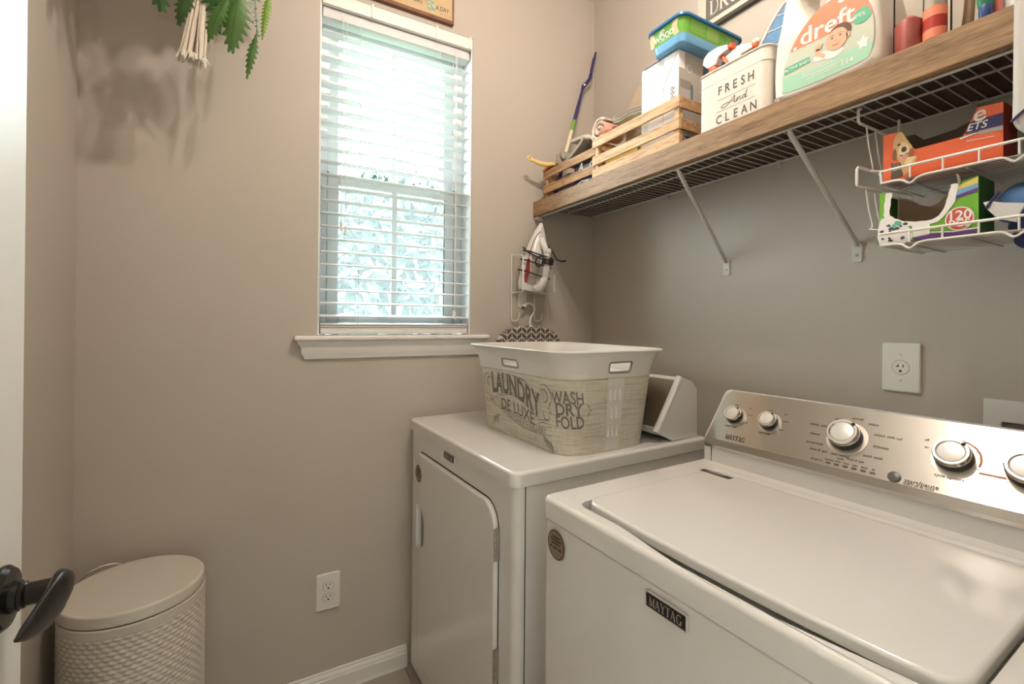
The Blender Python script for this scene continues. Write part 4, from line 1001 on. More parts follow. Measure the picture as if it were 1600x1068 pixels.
b = B(); b.text('Swiffer', lambda x, y: f2(x, y)-V(.0004, 0, 0), .0072, bold=.01, shear=.2, cx=.722, cy=TZ+.0535, rot=.1); obj('blue_lettering', b, NAVY, tb, smooth=False)
def TS(x, z): return V(x, -.800-(-.003+.006*(z-TZ-.024)/.042)-.0006, z)
b = B(); b.flat([(-.215, TZ+.030), (-.165, TZ+.030), (-.165, TZ+.062), (-.215, TZ+.062)], TS)
obj('pale_green_panel', b, mat('pale green print', (.24, .43, .11), .5), tb, smooth=False)
b = B(); b.text('20', lambda x, y: TS(x, y)-V(0, .0005, 0), .015, bold=.02, cx=-.118, cy=TZ+.050); b.text('WIPES', lambda x, y: TS(x, y)-V(0, .0005, 0), .006, cx=-.118, cy=TZ+.037)
for k in range(5): b.ribbon([(-.285, TZ+.058-.006*k), (-.225-.01*(k % 2), TZ+.058-.006*k)], .0012, lambda x, y: TS(x, y)-V(0, .0005, 0))
obj('pale_print', b, mat('yellow green print', (.42, .58, .20), .5), tb, smooth=False)
b = B(); b.flat([(-.095, TZ+.034), (-.078, TZ+.034), (-.078, TZ+.063), (-.095, TZ+.063)], lambda x, y: TS(x, y)-V(0, .0004, 0)); obj('bar_code_block', b, mat('mauve grey print', (.30, .26, .36), .5), tb, smooth=False)

# metal bin FRESH And CLEAN
bn = thing('metal_bin', (-.225, -.95, SHT), 'cream metal bin lettered FRESH And CLEAN standing on the shelf', 'bin')
BINM = mat('cream enamelled metal', (.74, .69, .60), .35)
def bin_ring(z, g=0): return [V(x, y, z) for x, y in rr2(-.311-g, -1.052-g, -.135+g, -.8485+g, .022, 6)]
b = B(); R_ = [bin_ring(SHT+.0008), bin_ring(1.908), bin_ring(1.911, .0016), bin_ring(1.914, 0), bin_ring(1.944), bin_ring(1.944, -.002), bin_ring(SHT+.004, -.002)]
b.rings(R_); obj('body', b, BINM, bn, ang=40)
obj('rolled_rim', B().tube([p for p in bin_ring(1.945, .0005)], .0028, 8, closed=True), BINM, bn, ang=70)
BF = lambda x, y: V(-.3116, -x, y)
b = B()
for k, c_ in enumerate('FRESH'): b.text(c_, BF, .0225, xs=.82, bold=.022, cx=.9190+.0222*k, cy=1.8838)
for k, c_ in enumerate('CLEAN'): b.text(c_, BF, .0225, xs=.82, bold=.022, cx=.9165+.0245*k, cy=1.8085)
for z in (1.8605, 1.8305): b.ribbon([(.910, z), (1.020, z)], .0008, BF)
A_ = [(.925, 1.8400), (.929, 1.8365), (.938, 1.8378), (.948, 1.844), (.957, 1.852), (.963, 1.857), (.9625, 1.850), (.961, 1.842), (.9635, 1.8385)]
b.ribbon(spline([(.944, 1.8455), (.935, 1.8455), (.927, 1.8430), (.924, 1.8390), (.929, 1.8360), (.938, 1.8375), (.948, 1.8440), (.957, 1.8520), (.963, 1.8565)], 5), .0016, BF)
b.ribbon(spline([(.963, 1.8565), (.962, 1.849), (.961, 1.842), (.9645, 1.8385), (.968, 1.8410)], 5), .0024, BF)
b.ribbon([(.945, 1.8445), (.964, 1.8455)], .0012, BF)
b.ribbon(spline([(.968, 1.8390), (.9705, 1.8475), (.969, 1.8390), (.974, 1.8465), (.978, 1.8470), (.977, 1.8410), (.979, 1.8385), (.983, 1.8410)], 5), .0017, BF)
b.ribbon(spline([(.9925, 1.8462), (.9865, 1.8465), (.984, 1.8425), (.986, 1.8390), (.990, 1.8405), (.9935, 1.8470), (.998, 1.8570), (.9945, 1.8480), (.9925, 1.8405), (.9945, 1.8388), (.998, 1.8415)], 5), .0017, BF)
obj('lettering', b, mat('bin lettering', (.12, .10, .085), .6), bn, smooth=False)
def spray(x, y, z, ang, label, body_m, bx, by):
    t = thing('spray_bottle', (bx, by, SHT+.005), label, 'bottle', None)
    c, s_ = math.cos(ang), math.sin(ang); R = lambda px, pz, w_=0.0: V(x+px*c-w_*s_, y+px*s_+w_*c, z+pz)
    ax_ = V(x-bx, y-by, z-.020-SHT-.005); l_ = ax_.length
    obj('bottle', B().lathe([(.024, 0), (.027, .004), (.027, l_-.050), (.014, l_-.012), (.0135, l_)], (bx, by, SHT+.006), ax_, n=24), body_m, t)
    obj('collar', B().lathe([(.0165, -.020), (.0170, -.002), (.0145, 0), (.0135, .010)], (x, y, z), n=24), ORANGE, t, label='orange collar')
    prof = [(-.030, .030), (-.026, .046), (-.012, .056), (.020, .057), (.047, .050), (.050, .036), (.022, .030), (.014, .012), (-.014, .012)]
    b = B(); b.rings([[R(p, q, w_) for p, q in inset(prof, d_)] for w_, d_ in ((-.013, .004), (-.010, 0), (.010, 0), (.013, .004))]); obj('head', b, WHITEP, t, ang=50)
    obj('trigger', B().tube([tuple(R(.026, .034)), tuple(R(.033, .020)), tuple(R(.044, .004)), tuple(R(.046, -.010))], [.006, .005, .0045, .003], 8, flat=.9), ORANGE, t, label='orange trigger')
    obj('nozzle', B().cyl(R(.048, .043), R(.062, .043), .0085, .0095, n=14), ORANGE, t, label='orange nozzle')
spray(-.262, -.862, 1.974, -PI/2, 'front spray bottle with white head and orange nozzle in the metal bin', ORANGE, -.262, -.892)
spray(-.190, -.876, 1.996, -1.35, 'rear spray bottle with orange trigger half hidden in the metal bin', WHITEP, -.185, -.890)
st = thing('wooden_stick', (-.20, -.93, SHT+.01), 'round wooden handle leaning out of the metal bin', 'stick'); obj('handle', B().cyl((-.165, -.975, SHT+.010), (-.150, -.915, 2.062), .0105), mat('light wood', (.55, .36, .19), .5, noise=.1, nscale=20), st); obj('end_cap', B().sphere((-.1497, -.914, 2.066), .0115), WHITEP, st)
mt = thing('blue_brush_pad', (-.2, -1.0, 1.80), 'blue quilted pad with white edge standing in the metal bin', 'pad')
b = B(); b.slab([(-.95, SHT+.01), (-.944, 2.002), (-.985, 2.060), (-1.005, 2.085), (-1.022, 2.098), (-1.040, 2.10), (-1.045, SHT+.01)], lambda y, z, t: V(-.190-t+.04*(z-1.8), y, z), 0, .014, .005); obj('pad', b, mat('blue quilted fabric', (.12, .25, .42), .8, noise=.3, nscale=40, bump=.5, bscale=150), mt)
obj('white_piping', B().tube([V(-.2050+.04*(z-1.8), y, z) for y, z in ((-.95, SHT+.012), (-.943, 2.002), (-.984, 2.062), (-1.005, 2.087), (-1.022, 2.100), (-1.040, 2.102))], .0035, 8), CARD, mt)
for z, y_s in ((2.004, -.949), (2.045, -.976), (2.076, -1.000)): obj('stitch_line', B().tube([V(-.2045+.04*(z-1.8), y, z-.004*math.sin(PI*(y-y_s)/(-1.042-y_s))) for y in [y_s+(-1.042-y_s)*q/4 for q in range(5)]], .0015, 6), CARD, mt)

# detergent bottle
DB = thing('detergent_bottle', (-.25, -1.17, SHT), 'big translucent white detergent bottle with a coral and green baby label', 'bottle')
DET = mat('milky plastic', (.76, .715, .65), .3, spec=.5)
out = spline([(-1.062, SHT+.004), (-1.058, 1.830), (-1.058, 1.880), (-1.0625, 1.930), (-1.069, 1.972), (-1.073, 2.02), (-1.079, 2.06), (-1.10, 2.09), (-1.15, 2.10), (-1.20, 2.085), (-1.245, 2.04), (-1.268, 1.97), (-1.279, 1.90), (-1.2825, 1.83), (-1.279, SHT+.010), (-1.262, SHT+.0008), (-1.17, SHT+.0006), (-1.075, SHT+.0008)], 4, closed=True)
hol = spline([(-1.108, 2.055), (-1.112, 2.02), (-1.126, 1.985), (-1.148, 1.950), (-1.162, 1.965), (-1.178, 1.995), (-1.19, 2.03), (-1.175, 2.058), (-1.14, 2.066)], 4, closed=True)
def DM(y, z, t):
    k = max(0, (z-1.93)/.17); return V(-.235-t*(1-.35*k), y, z)
b = B()
tt = [(-.072, .016), (-.066, .006), (-.055, 0), (.055, 0), (.066, .006), (.072, .016)]
R0 = b.rings([[DM(y, z, t) for y, z in inset(out, d_)] for t, d_ in tt], cap0=False, cap1=False)
H0 = b.rings([[DM(y, z, t) for y, z in inset(hol, -d_*.8)] for t, d_ in tt], cap0=False, cap1=False)
for idx in (0, -1): bmesh.ops.triangle_fill(b.bm, use_beauty=True, edges=loop_edges(b.bm, R0[idx])+loop_edges(b.bm, H0[idx]))
obj('bottle', b, DET, DB, ang=50)
obj('neck', B().lathe([(.026, 2.088), (.026, 2.112), (.030, 2.113), (.030, 2.118), (.024, 2.12), (.024, 2.13)], (-.235, -1.155, 0), n=28), DET, DB)
obj('cap', B().lathe([(.033, 2.128), (.033, 2.165), (.030, 2.170)], (-.235, -1.155, 0), n=32), mat('coral cap', (.55, .14, .12), .3), DB)
LP = lambda e: (lambda x, y: V(-.3072-e, -x, y))
lab = spline([(1.092, 1.8080), (1.0865, 1.820), (1.086, 1.850), (1.095, 1.880), (1.112, 1.914), (1.140, 1.945), (1.170, 1.962), (1.205, 1.966), (1.238, 1.953), (1.260, 1.925), (1.2695, 1.885), (1.2700, 1.845), (1.2655, 1.822), (1.252, 1.8085), (1.17, 1.8045)], 5, closed=True)
b = B(); b.flat(lab, LP(.0004)); lb = obj('label', b, SAGE, DB, smooth=False, label='coral and green label')
top = [p for p in lab if p[1] > 1.893-.0*(p[0])]
b = B(); b.flat(sorted([p for p in lab if p[1] > 1.8945], key=lambda p: p[0])+[(1.268, 1.8940), (1.20, 1.8950), (1.103, 1.8955)], LP(.0007)); obj('coral_field', b, CORAL, lb, smooth=False)
b = B(); i_ = min(range(len(lab)), key=lambda k: lab[k][1]); low = [p for p in lab[i_-25:]+lab[:i_+25] if p[1] < 1.8440]; low = sorted(set(low), key=lambda p: math.atan2(p[1]-1.86, p[0]-1.18)); b.flat(low+[(1.23, 1.842), (1.18, 1.836), (1.14, 1.838)], LP(.0007)); obj('mint_field', b, MINT, lb, smooth=False)
b = B(); b.flat([(1.0895, 1.8490), (1.1480, 1.8530), (1.1465, 1.8665), (1.0900, 1.8650)], LP(.0010)); obj('banner', b, TEAL, lb, smooth=False)
b = B(); b.text('dreft', LP(.0012), .037, xs=1.10, bold=.020, cx=1.1805, cy=1.9145)
b.flat(spline([(1.2515+.0125*(1 if k % 2 == 0 else .55)*math.sin(2*PI*k/10), 1.8445+.0150*(1 if k % 2 == 0 else .55)*math.cos(2*PI*k/10)) for k in range(10)], 2, True), LP(.0011))
b.flat(ell(1.2230, 1.9570, .012, .006), LP(.0011)); b.flat(ell(1.2360, 1.9560, .010, .005), LP(.00115)); b.flat(ell(1.2120, 1.9540, .008, .005), LP(.00112)); b.flat(ell(1.114, 1.8985, .004, .004, 10), LP(.0011))
b.text('ACTIVE BABY', LP(.0014), .0068, bold=.015, cx=1.1180, cy=1.8580); b.text('114', LP(.0012), .0120, bold=.01, cx=1.222, cy=1.8200)
for k, (x0, x1, y) in enumerate(((1.13, 1.20, 1.8330), (1.13, 1.215, 1.8270), (1.14, 1.205, 1.8180), (1.15, 1.20, 1.8230))): b.ribbon([(x0, y), (x1, y)], .0014, LP(.0012))
b.flat(ell(1.1950, 1.8505, .020, .010), LP(.0010)); b.flat(ell(1.1700, 1.8555, .016, .009), LP(.00105))
obj('white_print', b, PAPER, lb, smooth=False, stuff=True)
b = B(); b.flat(ell(1.2460, 1.9050, .017, .011, 16, .3), LP(.0010)); b.flat(ell(1.2500, 1.8970, .016, .012), LP(.0011)); obj('green_badge', b, TEAL, lb, smooth=False); b = B(); b.text('99%', LP(.0014), .0085, cx=1.2460, cy=1.9030); obj('badge_print', b, PAPER, lb, smooth=False)
b = B(); b.flat(ell(1.2085, 1.8885, .0220, .0175, 18, -.1), LP(.0016)); obj('baby_hair', b, HAIR, lb, smooth=False)
b = B(); b.flat(ell(1.2020, 1.8765, .0215, .0225, 22, .15), LP(.0018)); b.flat(ell(1.2245, 1.8755, .004, .006), LP(.0018))
b.flat(ell(1.1640, 1.8660, .0065, .0075), LP(.0018))
for k in range(4): b.ribbon([(1.164+.002*k-.003, 1.870), (1.1600+.0045*k, 1.8835-.001*abs(k-1))], .0030, LP(.0018))
b.ribbon([(1.167, 1.861), (1.178, 1.852)], .007, LP(.0017)); obj('baby_face', b, SKIN, lb, smooth=False)
b = B()
for x in (1.1935, 1.2095): b.flat(ell(x, 1.8815, .0023, .0016, 10), LP(.0021)); b.ribbon([(x-.004, 1.8855), (x, 1.8870), (x+.004, 1.8858)], .0010, LP(.0021))
obj('baby_eyes', b, HAIR, lb, smooth=False)
b = B(); b.ribbon([(1.1925, 1.8680), (1.1960, 1.8655), (1.2010, 1.8645), (1.2055, 1.8660), (1.2085, 1.8690)], [.0008, .0022, .0030, .0022, .0008], LP(.0021)); b.ribbon([(1.198, 1.8745), (1.2005, 1.8735), (1.203, 1.8748)], .001, LP(.0021)); obj('baby_mouth', b, LIPS, lb, smooth=False)

# clear containers further right
CLEAR = glassy('clear plastic', (.93, .93, .91), .10, .05)
REDP = mat('red pods', (.48, .13, .12), .35, noise=.4, nscale=30)
def jar(name, y, x, r, h, label, fill=None, fh=.5, cat='jar', sq=1.0):
    t = thing(name, (x, y, SHT), label, cat)
    b = B(); b.lathe([(r*.9, .001), (r, .006), (r, h*.85), (r*.85, h*.93), (r*.8, h)], (x, y, SHT), n=28); obj('jar', b, CLEAR, t, ang=50)
    if fill: b = B(); b.lathe([(r*.86, .004), (r*.93, .010), (r*.93, h*fh), (r*.4, h*fh+.012), (.0001, h*fh+.014)], (x, y, SHT), n=24); obj('contents', b, fill, t, ang=60)
    return t
j = jar('pod_jar', -1.3105, -.262, .0240, .21, 'clear jar of red pods right of the detergent bottle', REDP, .36)
j = jar('bead_bottle', -1.3525, -.2650, .0175, .24, 'slim clear bottle with a red banded label on the shelf', mat('pale beads', (.55, .50, .44), .5), .8, 'bottle')
b = B(); b.lathe([(.0180, .040), (.0180, .062)], (-.265, -1.3525, SHT), n=24); obj('label_band', b, REDBOX, j); b = B(); b.lathe([(.0181, .0622), (.0181, .080)], (-.265, -1.3525, SHT), n=24); obj('coral_band', b, CORAL, j); b = B(); b.lathe([(.0181, .022), (.0181, .0398)], (-.265, -1.3525, SHT), n=24); obj('coral_band', b, CORAL, j)
j = jar('wide_jar', -1.3880, -.2230, .0260, .22, 'clear jar with a wooden scoop between red bottles on the shelf')
obj('scoop', B().tube([(-.220, -1.382, SHT+.008), (-.222, -1.388, SHT+.07), (-.225, -1.396, SHT+.19)], [.010, .008, .007], 10), mat('scoop wood', (.42, .30, .20), .6), j)
j = jar('red_bottle', -1.4300, -.1950, .0220, .22, 'translucent reddish bottle behind the clear jars on the shelf', REDP, .85, 'bottle')
gp_ = thing('green_pouch', (-.27, -1.427, SHT), 'small green and blue pouch beside the white tub on the shelf', 'pouch')
b = B(); b.sphere((-.285, -1.4285, SHT+.062), .020, .55, .62, 2.2, sub=3); obj('pouch', b, mat('green film', (.015, .20, .085), .4), gp_); b = B(); b.sphere((-.2865, -1.4290, SHT+.026), .0155, .55, .62, 1.55, sub=3); obj('blue_base', b, mat('blue film', (.02, .06, .20), .4), gp_)
wt = thing('white_tub', (-.24, -1.50, SHT), 'white plastic tub at the right end of the shelf', 'tub')
b = B(); b.lathe([(.052, .001), (.058, .010), (.060, .05), (.060, .16), (.055, .17)], (-.245, -1.502, SHT), n=32); obj('tub', b, WHITEP, wt, ang=50); b = B(); b.lathe([(.063, .1705), (.063, .185), (.06, .188)], (-.245, -1.502, SHT), n=32); obj('lid', b, WHITEP, wt)
# white cloth bag hanging at the right edge
hb = thing('hanging_bag', (-.345, -1.54, 1.57), 'white cloth bag with dark piping hanging from the shelf at the right edge', 'bag')
FAB = mat('white fabric', (.62, .60, .57), .9, bump=.3, bscale=300)
out = spline([(-1.480, 1.95), (-1.479, 1.75), (-1.4785, 1.62), (-1.479, 1.590), (-1.490, 1.572), (-1.515, 1.562), (-1.57, 1.56), (-1.61, 1.575), (-1.62, 1.65), (-1.62, 1.95)], 5)
b = B(); b.slab(out, lambda y, z, t: V(-.330-t, y, z), 0, .030, .010); obj('bag', b, FAB, hb, ang=60)
obj('piping', B().tube(spline([(-.3615, -1.4795, 1.588), (-.3620, -1.490, 1.598), (-.3620, -1.515, 1.616), (-.3615, -1.56, 1.632), (-.361, -1.615, 1.635)], 5), .0022, 8), NAVY, hb)
obj('hanger_loop', B().tube([(-.334, -1.55, 1.775), (-.3315, -1.55, 1.7925), (-.322, -1.55, 1.7935), (-.300, -1.55, 1.7910)], .003, 8), FAB, hb)

# ------------------------------------------------------------------ two tier wire basket under the shelf
tw = thing('wire_basket', (-.17, -1.44, 1.435), 'two tier white wire basket hanging below the shelf at the right', 'basket')
def tier(name, zr, zb, y0=-1.268, y1=-1.70, x0=-.272, x1=-.075):
    b = B(); b.tube([(x0, y1, zr), (x0, y0, zr)], .0026, 8); b.tube([(x1, y1, zr), (x1, y0, zr)], .0026, 8)
    b.tube([(x0, y0, zr), (x0, y0-.002, zb), (x1, y0-.002, zb), (x1, y0, zr)], .0022, 8)
    q = obj(name, b, WIREW, tw)
    dip = []
    y = y0-.002
    while y > y1:
        dip += [(x0, y, zb)]
        y -= .012
    pts = []
    for (_, y, _z) in dip:
        d1 = min(abs(y-(y0-.050)), abs(y-(y0-.195)), abs(y-(y0-.340)))
        pts.append((x0, y, zb-(.011*(.5+.5*math.cos(PI*min(d1, .018)/.018)) if d1 < .018 else 0)))
    obj('base_rail', B().tube(spline(pts, 3), .0022, 8), WIREW, q, ang=70)
    vm = None
    for k in range(9):
        yy = y0-.050-.0500*k
        if yy < y1: break
        if vm is None: vm = obj('upright', B().tube([(x0-.0005, yy, zb), (x0-.0005, yy, zr)], .0017, 6), WIREW, q)
        else: copy_part(vm, q, (0, -.0500*k, 0))
    fm = None
    for k in range(12):
        xx = x0+.014+.0155*k
        if fm is None: fm = obj('floor_wire', B().tube([(xx, y1, zb+.0015), (xx, y0-.002, zb+.0015)], .0015, 6), WIRE, q)
        else: copy_part(fm, q, (.0155*k, 0, 0))
    for k in range(5):
        yy = y0-.04-.09*k; b = B(); b.tube([(x0, yy, zb-.0012), (x1, yy, zb-.0012)], .0018, 6); obj('cross_bar', b, WIRE, q)
    return q
tier('upper_basket', 1.5835, 1.5600)
tier('lower_basket', 1.4570, 1.4340)
YS = -1.2275
b = B(); b.tube([(-.262, YS, 1.7285), (-.268, YS, 1.7300), (-.272, YS, 1.7260), (-.272, YS, 1.7030), (-.266, YS, 1.6985), (-.10, YS, 1.6985), (-.09, YS, 1.7020), (-.088, YS, 1.745)], .0030, 8); obj('shelf_hook', b, WIREW, tw)
b = B(); b.tube([(-.272, YS+.001, 1.5660), (-.2735, YS+.001, 1.5700), (-.2735, YS+.001, 1.6010), (-.270, YS+.001, 1.6045), (-.255, YS-.002, 1.6045), (-.12, YS-.038, 1.5900)], .0030, 8); b.tube([(-.272, YS+.001, 1.5660), (-.262, YS, 1.5650), (-.12, YS-.036, 1.5600)], .0026, 8); obj('side_loop', b, WIREW, tw)
for dx, zt, zb_ in ((-.238, 1.6985, 1.600), (-.200, 1.6985, 1.598), (-.238, 1.562, 1.478), (-.200, 1.560, 1.476)):
    b = B(); b.tube(spline([(dx, YS, zt), (dx, YS-.006, (zt+zb_)/2), (dx+.001, YS-.012, zb_+.010), (dx-.004, YS-.013, zb_), (dx-.014, YS-.015, zb_-.004), (dx-.010, YS-.040, zb_-.010)], 5), .0016, 6); obj('hanger_wire', b, WIREW, tw)
b = B()
for z in (1.60, 1.475): b.tube([(-.09, YS, 1.72), (-.078, -1.262, z)], .0020, 6)
obj('back_wire', b, WIREW, tw)
# items in it
FX = -.262
ob = thing('orange_carton', (-.22, -1.357, 1.5625), 'orange dryer sheet carton with dog picture in the upper wire basket', 'box')
zb = 1.5630
fo = [(-1.269, zb), (-1.4455, zb), (-1.4455, 1.6580), (-1.4120, 1.6605), (-1.4030, 1.6380), (-1.3920, 1.6160), (-1.322, 1.6150), (-1.3150, 1.6245), (-1.3065, 1.6430), (-1.2958, 1.6575), (-1.2690, 1.6590)]
b = B(); b.slab(fo, lambda y, z, t: V(FX-t, y, z), -.0012, 0); fp_ = obj('front_panel', b, ORANGE, ob, smooth=False)
for ya, yb_ in ((-1.4455, -1.4440), (-1.2705, -1.269)): obj('side_panel', B().box((FX+.0013, ya, zb), (-.190, yb_, 1.659)), REDBOX, ob, smooth=False)
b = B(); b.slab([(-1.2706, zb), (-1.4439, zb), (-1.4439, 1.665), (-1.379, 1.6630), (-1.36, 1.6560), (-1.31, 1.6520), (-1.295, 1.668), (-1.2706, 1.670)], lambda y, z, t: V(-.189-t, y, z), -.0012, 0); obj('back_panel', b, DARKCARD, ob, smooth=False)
b = B(); b.box((FX+.0013, -1.4439, zb), (-.1905, -1.2706, zb+.0012)); obj('bottom_panel', b, REDBOX, ob, smooth=False)
OF = lambda e: (lambda x, y: V(FX-.0004-e, -x, y))
b = B(); b.flat([(1.3945, 1.6195), (1.4453, 1.6180), (1.4453, 1.6395), (1.4050, 1.6385)], OF(.0003)); obj('navy_band', b, NAVY, fp_, smooth=False)
b = B(); b.flat([(1.4160, 1.6120), (1.4453, 1.6095), (1.4453, 1.6175), (1.3990, 1.6185)], OF(.0004)); obj('grey_band', b, GREYPR, fp_, smooth=False)
b = B(); b.text('e', OF(.0008), .028, xs=1.0, bold=.015, shear=.2, cx=1.4135, cy=1.6475, rot=.15); b.text('ETS', OF(.0008), .0125, bold=.02, shear=.25, cx=1.4110, cy=1.6275); b.ribbon([(1.3890, 1.6125), (1.4110, 1.6165)], .0028, OF(.0008)); b.ribbon([(1.398, 1.6055), (1.4350, 1.6025)], .0012, OF(.0006)); obj('white_print', b, CARD, fp_, smooth=False, stuff=True)
b = B(); b.ribbon([(1.3985, 1.6165), (1.4140, 1.6180)], .0016, OF(.0010)); obj('grey_print', b, INK, fp_, smooth=False)
b = B()
b.flat(spline([(1.2895, 1.6490), (1.2990, 1.6570), (1.3060, 1.6450), (1.3135, 1.6300), (1.3180, 1.6200), (1.3120, 1.6060), (1.3060, 1.5990), (1.2955, 1.6000), (1.2895, 1.6140), (1.2860, 1.6320)], 3, True), OF(.0006))
b.flat(spline([(1.2980, 1.6040), (1.3140, 1.6020), (1.3260, 1.6000), (1.3180, 1.5830), (1.3050, 1.5680), (1.2980, 1.5760)], 3, True), OF(.0005)); obj('dog_fur', b, GOLD, fp_, smooth=False)
b = B(); b.flat(spline([(1.2945, 1.6200), (1.3000, 1.6350), (1.3105, 1.6280), (1.3130, 1.6150), (1.3070, 1.6050), (1.2975, 1.6060)], 3, True), OF(.0008)); b.flat([(1.3100, 1.6030), (1.3240, 1.6010), (1.3140, 1.5860), (1.3050, 1.5920)], OF(.0008)); obj('dog_pale_fur', b, GOLD2, fp_, smooth=False)
b = B(); b.flat(ell(1.3045, 1.6200, .0044, .0052, 14), OF(.0011)); b.flat(ell(1.2962, 1.6315, .0028, .0020, 10, .3), OF(.0011)); b.ribbon([(1.2975, 1.6095), (1.3040, 1.6075), (1.3120, 1.6110)], .0022, OF(.0010)); obj('dog_nose', b, INK, fp_, smooth=False)
b = B(); b.flat(spline([(1.2855, 1.6180), (1.2900, 1.6260), (1.2925, 1.6130), (1.2905, 1.6030), (1.2850, 1.6060)], 3, True), OF(.0009)); b.flat(spline([(1.3150, 1.6190), (1.3200, 1.6130), (1.3180, 1.6040), (1.3125, 1.6050), (1.3130, 1.6120)], 3, True), OF(.0009)); obj('dog_ear', b, mat('printed brown fur', (.25, .10, .045), .6), fp_, smooth=False)
b = B(); b.flat(ell(1.3055, 1.6060, .0052, .0036, 12, .2), OF(.0012)); obj('dog_tongue', b, mat('printed tongue', (.70, .30, .33), .6), fp_, smooth=False)
b = B(); b.flat(spline([(1.2830, 1.6000), (1.2870, 1.5960), (1.2950, 1.5960), (1.3000, 1.5940), (1.3010, 1.5800), (1.3030, 1.5680), (1.2840, 1.5670), (1.2835, 1.5820)], 3, True), OF(.0010)); obj('cat_fur', b, mat('printed tabby fur', (.14, .105, .075), .7, noise=.5, nscale=300), fp_, smooth=False)
b = B(); b.flat(ell(1.2905, 1.5835, .0035, .0022, 10), OF(.0013)); b.flat(ell(1.2895, 1.5905, .0010, .0010, 8), OF(.0013)); b.flat(ell(1.2950, 1.5902, .0010, .0010, 8), OF(.0013)); obj('cat_face', b, GREYPR, fp_, smooth=False)

gb_ = thing('green_carton', (-.225, -1.34, 1.4370), 'green torn open carton marked 120 PCS in the lower wire basket', 'box')
zb = 1.4372
go = [(-1.2630, zb), (-1.4145, zb), (-1.4145, 1.5400), (-1.3830, 1.5330), (-1.3800, 1.5210), (-1.3740, 1.4960), (-1.3560, 1.4720), (-1.3240, 1.4705), (-1.2990, 1.4760), (-1.2785, 1.4900), (-1.2765, 1.5080), (-1.2800, 1.5405), (-1.2630, 1.5420)]
b = B(); b.slab(go, lambda y, z, t: V(FX-t, y, z), -.0012, 0); fg = obj('front_panel', b, GREEN, gb_, smooth=False)
for ya, yb_ in ((-1.4145, -1.4132), (-1.2643, -1.2630)): obj('side_panel', B().box((FX+.0013, ya, zb), (-.1850, yb_, 1.5405)), DKGREEN, gb_, smooth=False)
b = B(); b.slab([(-1.2644, zb), (-1.4131, zb), (-1.4131, 1.5400), (-1.36, 1.5390), (-1.345, 1.5320), (-1.330, 1.5180), (-1.318, 1.5150), (-1.303, 1.5210), (-1.285, 1.5370), (-1.2644, 1.5460)], lambda y, z, t: V(-.1835-t, y, z), -.0012, 0); obj('back_panel', b, BROWNCARD, gb_, smooth=False)
b = B(); b.box((FX+.0013, -1.4131, zb), (-.1851, -1.2644, zb+.0012)); obj('bottom_panel', b, BROWNCARD, gb_, smooth=False)
edge = [(1.2800, 1.5400), (1.2765, 1.5080), (1.2785, 1.4900), (1.2990, 1.4760), (1.3240, 1.4705), (1.3560, 1.4720), (1.3740, 1.4960), (1.3800, 1.5210), (1.3830, 1.5330)]
b = B(); wds = [.011, .010, .011, .0085, .0075, .0080, .0120, .0110, .007]
b.ribbon(spline(edge, 4), [wds[min(i//4, 8)]*(1+.12*math.sin(i*2.3)) for i in range(33)], OF(.0008)); b.flat([(1.318, 1.4710), (1.3460, 1.4705), (1.3460, 1.4470), (1.3200, 1.4440)], OF(.0009)); obj('torn_paper', b, PAPER, fg, smooth=False)
obj('torn_tab', B().tube([(FX-.001, -1.3890, 1.527), (FX-.003, -1.3885, 1.540), (FX-.001, -1.3860, 1.5485)], [.006, .007, .0065], 8, flat=.15), PAPER, fg)
for mm, a0, a1, c0, c1 in ((YELLOW, 1.5190, 1.5260, 1.5270, 1.5385), (LBLUE, 1.5105, 1.5185, 1.5190, 1.5270), (PURPLE, 1.5045, 1.5105, 1.5120, 1.5190)):
    b = B(); b.flat([(1.3825, a0), (1.4140, c0), (1.4140, c1), (1.3825, a1)], OF(.0004)); obj('colour_stripe', b, mm, fg, smooth=False)
b = B(); b.flat(ell(1.3890, 1.4680, .0205, .0215, 28), OF(.0010)); q = obj('seal_rim', b, PAPER, fg, smooth=False); b = B(); b.flat(ell(1.3890, 1.4680, .0185, .0195, 28), OF(.0013)); obj('red_seal', b, mat('seal red', (.55, .09, .06), .5), q, smooth=False); b = B(); b.text('120', OF(.0016), .0165, bold=.03, cx=1.3890, cy=1.4735); b.text('PCS', OF(.0016), .0130, bold=.03, cx=1.3890, cy=1.4590); obj('white_lettering', b, PAPER, q, smooth=False)
b = B(); b.flat([(1.3200, 1.4372+.0005), (1.4140, 1.4378), (1.4140, 1.4455), (1.3200, 1.4480)], OF(.0005)); obj('violet_band', b, PURPLE, fg, smooth=False); b = B(); b.ribbon([(1.347, 1.4500), (1.38, 1.4460), (1.4140, 1.4475)], .0020, OF(.0007)); obj('pale_line', b, PAPER, fg, smooth=False)
b = B(); b.flat(spline([(1.2640, 1.4840), (1.2760, 1.4900), (1.2900, 1.4820), (1.3120, 1.4680), (1.3160, 1.4380), (1.2640, 1.4380)], 3, True), OF(.0005)); obj('picture_field', b, CARD, fg, smooth=False)
b = B()
rn = random.Random(5)
for k in range(16):
    cx, cy = rn.uniform(1.268, 1.309), rn.uniform(1.442, 1.474); b.flat([(cx+rn.uniform(.002, .0055)*math.cos(q*PI/3.5), cy+rn.uniform(.0015, .004)*math.sin(q*PI/3.5)) for q in range(7)], OF(.0007+.00001*k))
obj('picture_dark', b, mat('picture dark', (.07, .06, .09), .6), fg, smooth=False, stuff=True)
b = B(); b.flat(ell(1.2960, 1.4760, .007, .004, 12, -.5), OF(.0010)); b.flat(ell(1.2890, 1.4720, .004, .004, 10), OF(.0011)); obj('picture_green', b, TEAL, fg, smooth=False)
